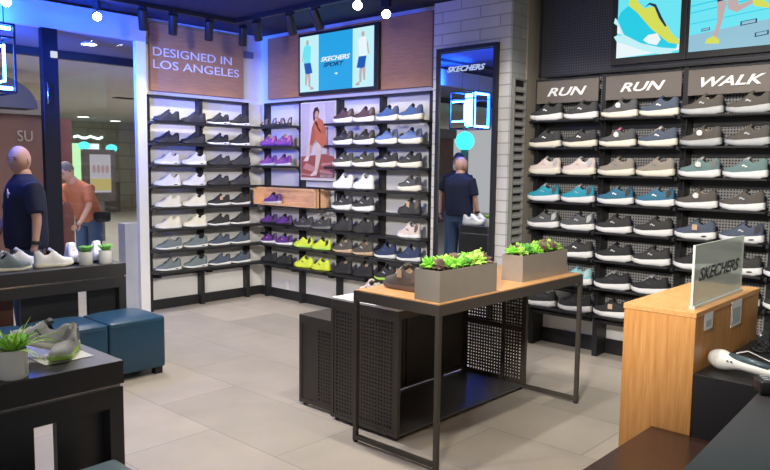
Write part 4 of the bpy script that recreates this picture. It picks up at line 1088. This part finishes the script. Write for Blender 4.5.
# ================================================================== people
def loft(bm, rings, n=20, cap=True):
    rs = []
    for c, rx, ry, ax_, ay_ in rings:
        rs.append([bm.verts.new(Vector(c) + ax_*(rx*math.cos(2*PI*k/n)) + ay_*(ry*math.sin(2*PI*k/n))) for k in range(n)])
    for a, b in zip(rs, rs[1:]):
        for k in range(n): bm.faces.new((a[k], a[(k+1) % n], b[(k+1) % n], b[k]))
    if cap: bm.faces.new(rs[0][::-1]); bm.faces.new(rs[-1])
    return bm
def skin_bm(nodes, edges, root):
    names = list(nodes); me = bpy.data.meshes.new('sk')
    me.from_pydata([nodes[n][0] for n in names], [(names.index(a), names.index(b)) for a, b in edges], [])
    o = bpy.data.objects.new('sk', me); COL.objects.link(o)
    o.modifiers.new('s', 'SKIN')
    for i, n in enumerate(names):
        sv = me.skin_vertices[0].data[i]; r = nodes[n][1]; sv.radius = (r, r); sv.use_root = (n == root)
    sb = o.modifiers.new('b', 'SUBSURF'); sb.levels = 2; sb.render_levels = 2
    dg = bpy.context.evaluated_depsgraph_get(); dg.update()
    me2 = bpy.data.meshes.new_from_object(o.evaluated_get(dg)); bm = BM(); bm.from_mesh(me2)
    bpy.data.objects.remove(o); bpy.data.meshes.remove(me2)
    return bm
def head(bm, c, R):
    "c = centre of the skull; face looks along local +x"
    r = bmesh.ops.create_icosphere(bm, subdivisions=4, radius=1)
    for v in r['verts']:
        p = v.co.copy(); x, y, z = p
        sx, sy, sz = .098, .077, .118
        if z < 0: sy *= 1 - .20*(-z)**1.5; sx *= 1 - .10*(-z)
        q = Vector((x*sx, y*sy, z*sz))
        if x > 0:
            q.x -= .010*(1-abs(z+.55))*max(0, 1-abs(y)*1.2)*(1 if z > -.9 else 0)*.4
            nose = math.exp(-((y*sy)/.011)**2)*math.exp(-((q.z+.020)/.022)**2); q.x += .024*nose
            brow = math.exp(-((q.z-.026)/.012)**2)*math.exp(-(y/.6)**2); q.x += .006*brow
            for e in (-1, 1): q.x -= .010*math.exp(-((q.y-e*.030)/.013)**2)*math.exp(-((q.z-.006)/.012)**2)
            q.x += .006*math.exp(-(q.y/.02)**2)*math.exp(-((q.z+.058)/.008)**2)
            q.x += .010*math.exp(-(q.y/.025)**2)*math.exp(-((q.z+.098)/.016)**2)
        v.co = c + R @ q
    for e in (-1, 1):
        ell(bm, c + R @ Vector((-.008, e*.078, -.004)), (.014, .008, .028), R, 2)
def fuse(bm, vox=.012, it=6):
    me = bpy.data.meshes.new('f'); bmesh.ops.recalc_face_normals(bm, faces=bm.faces); bm.to_mesh(me); bm.free(); o = bpy.data.objects.new('f', me); COL.objects.link(o)
    r = o.modifiers.new('r', 'REMESH'); r.mode = 'VOXEL'; r.voxel_size = vox
    s_ = o.modifiers.new('s', 'SMOOTH'); s_.iterations = it; s_.factor = .6
    dg = bpy.context.evaluated_depsgraph_get(); dg.update()
    m2 = bpy.data.meshes.new_from_object(o.evaluated_get(dg)); b = BM(); b.from_mesh(m2)
    bpy.data.objects.remove(o); bpy.data.meshes.remove(me); bpy.data.meshes.remove(m2)
    return b
def person(label, base, face, shirt, trousers, joints, head_yaw=0, head_pitch=0, hair=None, bulk=1.0, watch=False, logo=False, legs=None, belt=None):
    """joints (local: x forward, y left): pelvis, waist, chest, neck, headc, arms {side:(shoulder, elbow, wrist, fingers dir)}"""
    t = thing('person', label, 'person', base)
    Rz = Matrix.Rotation(face, 3, 'Z'); B = Vector(base)
    g = lambda p: B + Rz @ Vector(p)
    J = joints; nodes = {}; E_ = []
    nodes['pel'] = (g(J['pelvis']), .12); nodes['wai'] = (g(J['waist']), .115); nodes['che'] = (g(J['chest']), .13); nodes['nb'] = (g(J['neck']), .068)
    hc = Vector(J['head']); nb = Vector(J['neck']); nodes['nt'] = (g(nb + (hc-nb)*.5), .068)
    E_ += [('pel', 'wai'), ('wai', 'che'), ('che', 'nb'), ('nb', 'nt')]
    for s, (sh, el, wr, fd) in J['arms'].items():
        sh, el, wr, fd = map(Vector, (sh, el, wr, fd)); fd.normalize()
        nodes[s+'s'] = (g(sh), .042); nodes[s+'e'] = (g(el), .040); nodes[s+'w'] = (g(wr), .026); nodes[s+'p'] = (g(wr + fd*.06), .032)
        E_ += [('che', s+'s'), (s+'s', s+'e'), (s+'e', s+'w'), (s+'w', s+'p')]
    lg = legs or {'L': ((0, .10, .88), (.02, .11, .48), (-.01, .12, .08), (.15, .14, .03)), 'R': ((0, -.10, .88), (.02, -.11, .48), (-.01, -.12, .08), (.15, -.14, .03))}
    for s, (hp, kn, an, to) in lg.items():
        for nm_, p, r in (('h', hp, .085), ('k', kn, .058), ('a', an, .040), ('t', to, .028)): nodes[s+'l'+nm_] = (g(p), r)
        E_ += [('pel', s+'lh'), (s+'lh', s+'lk'), (s+'lk', s+'la'), (s+'la', s+'lt')]
    bm = skin_bm(nodes, E_, 'pel')
    for s, (sh, el, wr, fd) in J['arms'].items():     # hands: five fingers
        wr, fd = Vector(wr), Vector(fd).normalized()
        across = fd.cross(Vector((0, 1, 0)) if abs(fd.y) < .8 else Vector((1, 0, 0))).normalized(); nrm = fd.cross(across)
        for k, (ln, off) in enumerate(((.070, -.026), (.080, -.009), (.075, .008), (.058, .024))):
            a = wr + fd*.085 + across*off; tube(bm, [g(a), g(a + fd*ln*.45 + nrm*.004), g(a + fd*ln*.85 + nrm*.022)], [.0088, .0082, .006], 8)
        a = wr + fd*.035 + across*-.030; tube(bm, [g(a), g(a + fd*.030 - across*.026), g(a + fd*.062 - across*.030)], [.011, .010, .007], 8)
    hR = Rz @ Matrix.Rotation(head_yaw, 3, 'Z') @ Matrix.Rotation(head_pitch, 3, 'Y')
    head(bm, g(hc), hR)
    obj('body', bm, M_skin, t, True)
    c = g(hc)
    for e in (-1, 1):
        obj('eye', ell(BM(), c + hR @ Vector((.080, e*.030, .006)), (.010, .012, .005), hR, 2), mat('eye', (.06, .04, .035), .2), t, True)
        obj('eyebrow', ell(BM(), c + hR @ Vector((.089, e*.030, .025)), (.006, .017, .0035), hR, 2), M_hair, t, True)
    obj('lips', ell(BM(), c + hR @ Vector((.090, 0, -.062)), (.008, .020, .006), hR, 2), mat('lips', (.42, .18, .15), .4), t, True)
    if hair:
        bm = BM(); r = bmesh.ops.create_icosphere(bm, subdivisions=3, radius=1)
        for v in list(r['verts']):
            if v.co.z < -.25 + .75*max(0, v.co.x): bm.verts.remove(v)
        for v in bm.verts: v.co = c + hR @ Vector((v.co.x*.104-.006, v.co.y*.083, v.co.z*.128+.004))
        obj('hair', bm, hair, t, True)
    # shirt
    pe, wa, chh, nk = (Vector(J[k]) for k in ('pelvis', 'waist', 'chest', 'neck'))
    Y_ = Vector((0, 1, 0)); rings = []
    sp_ax = (chh-wa).normalized(); fwd_ = Y_.cross(sp_ax).normalized()
    lo_ax = (wa-pe).normalized(); fl_ = Y_.cross(lo_ax).normalized()
    for p, rx, ry, ff in ((pe + (wa-pe)*-.25, .140, .185, fl_), (pe + (wa-pe)*.3, .148, .188, fl_), (wa, .145, .180, (fl_+fwd_).normalized()), (wa+(chh-wa)*.5, .140, .188, fwd_), (chh, .132, .205, fwd_),
                          (chh+(nk-chh)*.45, .108, .198, fwd_), (chh+(nk-chh)*.72, .085, .150, fwd_), (chh+(nk-chh)*.92, .066, .085, fwd_), (chh+(nk-chh)*1.05, .060, .064, fwd_)):
        rings.append((g(p), rx*bulk, ry*bulk, Rz @ ff, Rz @ Y_))
    bm = BM(); loft(bm, rings, 28)
    for s, (sh, el, wr, fd) in J['arms'].items():
        sh, el = Vector(sh), Vector(el); tube(bm, [g(sh*1.0 + (chh-sh)*.25), g(sh), g(sh+(el-sh)*.5), g(sh+(el-sh)*.82)], [.055, .080, .072, .066], 16)
    so = obj('shirt', fuse(bm), shirt, t, True)
    # trousers
    bm = BM()
    rings = [(g(pe + Vector((0, 0, .06))), .125, .170, Rz @ Vector((1, 0, 0)), Rz @ Y_), (g(pe + Vector((0, 0, -.03))), .130, .175, Rz @ Vector((1, 0, 0)), Rz @ Y_), (g(pe + Vector((0, 0, -.12))), .11, .165, Rz @ Vector((1, 0, 0)), Rz @ Y_)]
    loft(bm, rings, 24)
    for s, (hp, kn, an, to) in lg.items(): tube(bm, [g(Vector(hp)+Vector((0, 0, .02))), g(Vector(hp)+(Vector(kn)-Vector(hp))*.4), g(kn), g(Vector(an)+Vector((0, 0, .02)))], [.098, .092, .075, .065], 16)
    obj('trousers', fuse(bm), trousers, t, True)
    for s, (hp, kn, an, to) in lg.items():
        to, an = Vector(to), Vector(an); bm = BM(); d = (to-an); d.z = 0; d.normalize()
        tube(bm, [g(Vector((an.x, an.y, .045))-d*.07), g(Vector((an.x, an.y, .05))-d*.05), g(Vector((an.x, an.y, .05))+d*.05), g(Vector((an.x, an.y, .040))+d*.14), g(Vector((an.x, an.y, .030))+d*.19)], [.02, .045, .048, .038, .018], 12)
        obj('shoe', bm, M_black, t, True)
    if watch:
        sh, el, wr, fd = map(Vector, J['arms']['L']); d = (wr-el).normalized(); p = wr - d*.02
        obj('wristwatch', tube(BM(), [g(p-d*.014), g(p+d*.014)], [.037, .037], 16), M_black, t, 40)
    if logo:
        ff = fwd_
        p = chh + (nk-chh)*.05 + ff*.133*bulk + Vector((0, .08, 0)); bm = BM()
        star = []
        for k in range(8):
            a = k*PI/4; r_ = .032 if k % 2 == 0 else .014; star.append((math.cos(a)*r_, math.sin(a)*r_*1.2))
        prism(bm, star, lambda u, v, w: g(p + Vector((w - abs(u)*.1, u, v))), .006)
        obj('shirt_emblem', bm, M_text_white, t)
    return t
st_ = dict(pelvis=(0, 0, .93), waist=(.0, 0, 1.10), chest=(.0, 0, 1.33), neck=(.005, 0, 1.49), head=(.03, 0, 1.60))
person('bald man in navy t-shirt and jeans standing behind the far display table', (2.335, 6.15, 0), PI - .05, M_navy_cloth, M_jeans,
       dict(st_, arms={'L': ((0, .185, 1.385), (.0, .265, 1.13), (.03, .29, .93), (.3, .0, -1)), 'R': ((0, -.165, 1.385), (.06, -.23, 1.14), (.18, -.20, .96), (1, .1, -.5))}), head_yaw=.55, bulk=1.12, watch=True, logo=True)
st2 = dict(pelvis=(0, 0, .96), waist=(.0, 0, 1.12), chest=(.01, 0, 1.37), neck=(.02, 0, 1.54), head=(.05, 0, 1.665))
person('dark haired man in black shirt behind the bald man, mostly past the left edge', (1.93, 6.50, 0), -.9, M_black_cloth, M_jeans,
       dict(st2, arms={'L': ((0, .165, 1.42), (-.01, .26, 1.18), (.02, .26, .94), (.4, 0, -1)), 'R': ((0, -.165, 1.42), (.02, -.25, 1.18), (.08, -.24, .94), (.6, 0, -1))}), hair=M_hair)
person('grey haired person in orange shirt bending forward outside the glass', (4.20, 9.0, 0), PI+.35, M_orange_cloth, M_jeans,
       dict(pelvis=(0, 0, .90), waist=(.05, 0, 1.03), chest=(.17, 0, 1.22), neck=(.27, 0, 1.36), head=(.35, 0, 1.47), arms={'L': ((.17, .17, 1.27), (.24, .24, 1.05), (.36, .22, .86), (1, 0, -.6)), 'R': ((.17, -.17, 1.27), (.26, -.22, 1.06), (.40, -.20, .88), (1, 0, -.6))}),
       head_pitch=.45, hair=M_greyhair)
tag(obj('waist_bag', box(BM(), 4.15, 4.35, 8.70, 8.81, .84, .97, bev=.03), M_black_cloth, None, 50), 'small black bag at the hip of the orange shirted person', 'bag')

# ================================================================== concourse details beyond the glass
ps = thing('poster_stand', 'tall framed freestanding poster panel outside behind the orange shirted person', 'poster stand', (6.78, 14, 0))
bx('frame', mat('stand_brown', (.10, .085, .07), .5), ps, 6.46, 7.09, 13.98, 14.06, .80, 1.84)
bx('stand', mat('stand_grey', (.12, .12, .12), .5), ps, 6.70, 6.85, 13.99, 14.05, 0, .80)
bx('print', emis('print_pale', (.50, .47, .50), .55), ps, 6.56, 6.99, 13.970, 13.978, .98, 1.74)
bm = BM()
for k in range(4): prism(bm, circ(6.64+.09*k, 1.45, .035, .09, 12), lambda u, v, w: (u, 13.966-w, v), .002)
obj('print_figures', bm, emis('print_tan', (.45, .30, .30), .5), ps)
bx('print_band', emis('print_yellow', (.55, .45, .16), .55), ps, 6.56, 6.99, 13.962, 13.966, 1.02, 1.26)
kt = thing('glowing_kiosk', 'green and white glowing kiosk far out in the concourse', 'kiosk', (9.9, 22, 0))
bx('lit_panel', emis('kiosk_green', (.45, .75, .38), .9), kt, 9.75, 10.05, 22, 22.1, .9, 2.15)
bx('lit_panel', emis('kiosk_white', (.70, .85, .80), .9), kt, 10.30, 10.62, 21.95, 22.05, .4, 2.15)
bx('counter', mat('kiosk_dark', (.10, .08, .07), .5), kt, 9.3, 11.2, 21.8, 22.3, 0, .95)
for (a, z_) in ((10.12, 2.08), (11.0, 2.02)):
    bm = BM(); ell(bm, (a, 21.9, z_), (.20, .05, .13)); tg = tag(obj('oval_sign', bm, emis('oval_cyan', (.10, .75, .70), 1.1), None, True), 'cyan glowing oval sign over the kiosk, %s one' % ('left' if a < 10.5 else 'right'), 'sign')
bm = BM(); tube(bm, [(9.85+.13*k, 22, 2.34+.035*math.sin(k*1.9)) for k in range(8)], .04, 8)
obj('script_sign', bm, emis('squiggle_white', (.75, 1, .92), 1.3), kt, True)
def shopwall(n, m, *a): return tag(bx(n, m, None, *a), 'reddish pink glass fronted shop beside the kiosk in the concourse', 'shop front')
shopwall('pink_shopfront', mat('pink_red_wall', (.20, .075, .07), .6, 0, .3, 3), 5.36, 5.74, 12.9, 13.2, -.0, 2.35)
tag(text('shop_sign', 'SU', mat('shop_letter', (.35, .30, .26), .6), None, fnA(4.70, 12.59, 1.92), .24, .18, .01), 'pale letters SU on the pink shop front', 'sign')
aw = thing('dark_dome', 'dark domed shape before the pink shop front at far left', 'awning', (3.9, 11, 2.3))
bm = BM(); prism(bm, [(2.6, 2.35)] + [(3.75+.62*math.cos(a*PI/16), 2.35+.45*math.sin(a*PI/16)) for a in range(8, -1, -1)] , lambda u, v, w: (u, 10.9+w, v), .5)
obj('dome', bm, mat('dome_dark', (.02, .025, .06), .7), aw)  # plain dark domed slab, what it is stays open
for (a, b) in ((9.7, 21.0), (11.3, 22.2)):
    d_t = tag(obj('ceiling_downlight', lathe(BM(), [(.001, 0), (.16, 0)], (a, b, 2.892), 20, False), emis('down_glow', (1, .95, .85), 3)), 'small round downlight in the concourse ceiling, %s one' % ('left' if a < 10 else 'right'), 'ceiling light')
tag(obj('air_diffuser', box(BM(), 7.15, 7.55, 13.9, 14.15, 2.885, 2.9), M_black), 'small dark air diffuser in the concourse ceiling', 'vent')
gl = thing('globe_lamp', 'cyan globe lamp on a column in the concourse, seen in the mirror', 'lamp', (-3.0, 10.0, 0))
obj('globe', ell(BM(), (-3.0, 10.0, 2.17), (.22, .22, .22), None, 3), emis('globe_cyan', (.05, .80, .75), 1.4), gl, True)
obj('column', tube(BM(), [(-3.0, 10, 0), (-3.0, 10, 1.97)], .09, 16), mat('column_grey', (.18, .2, .2), .5), gl, True)
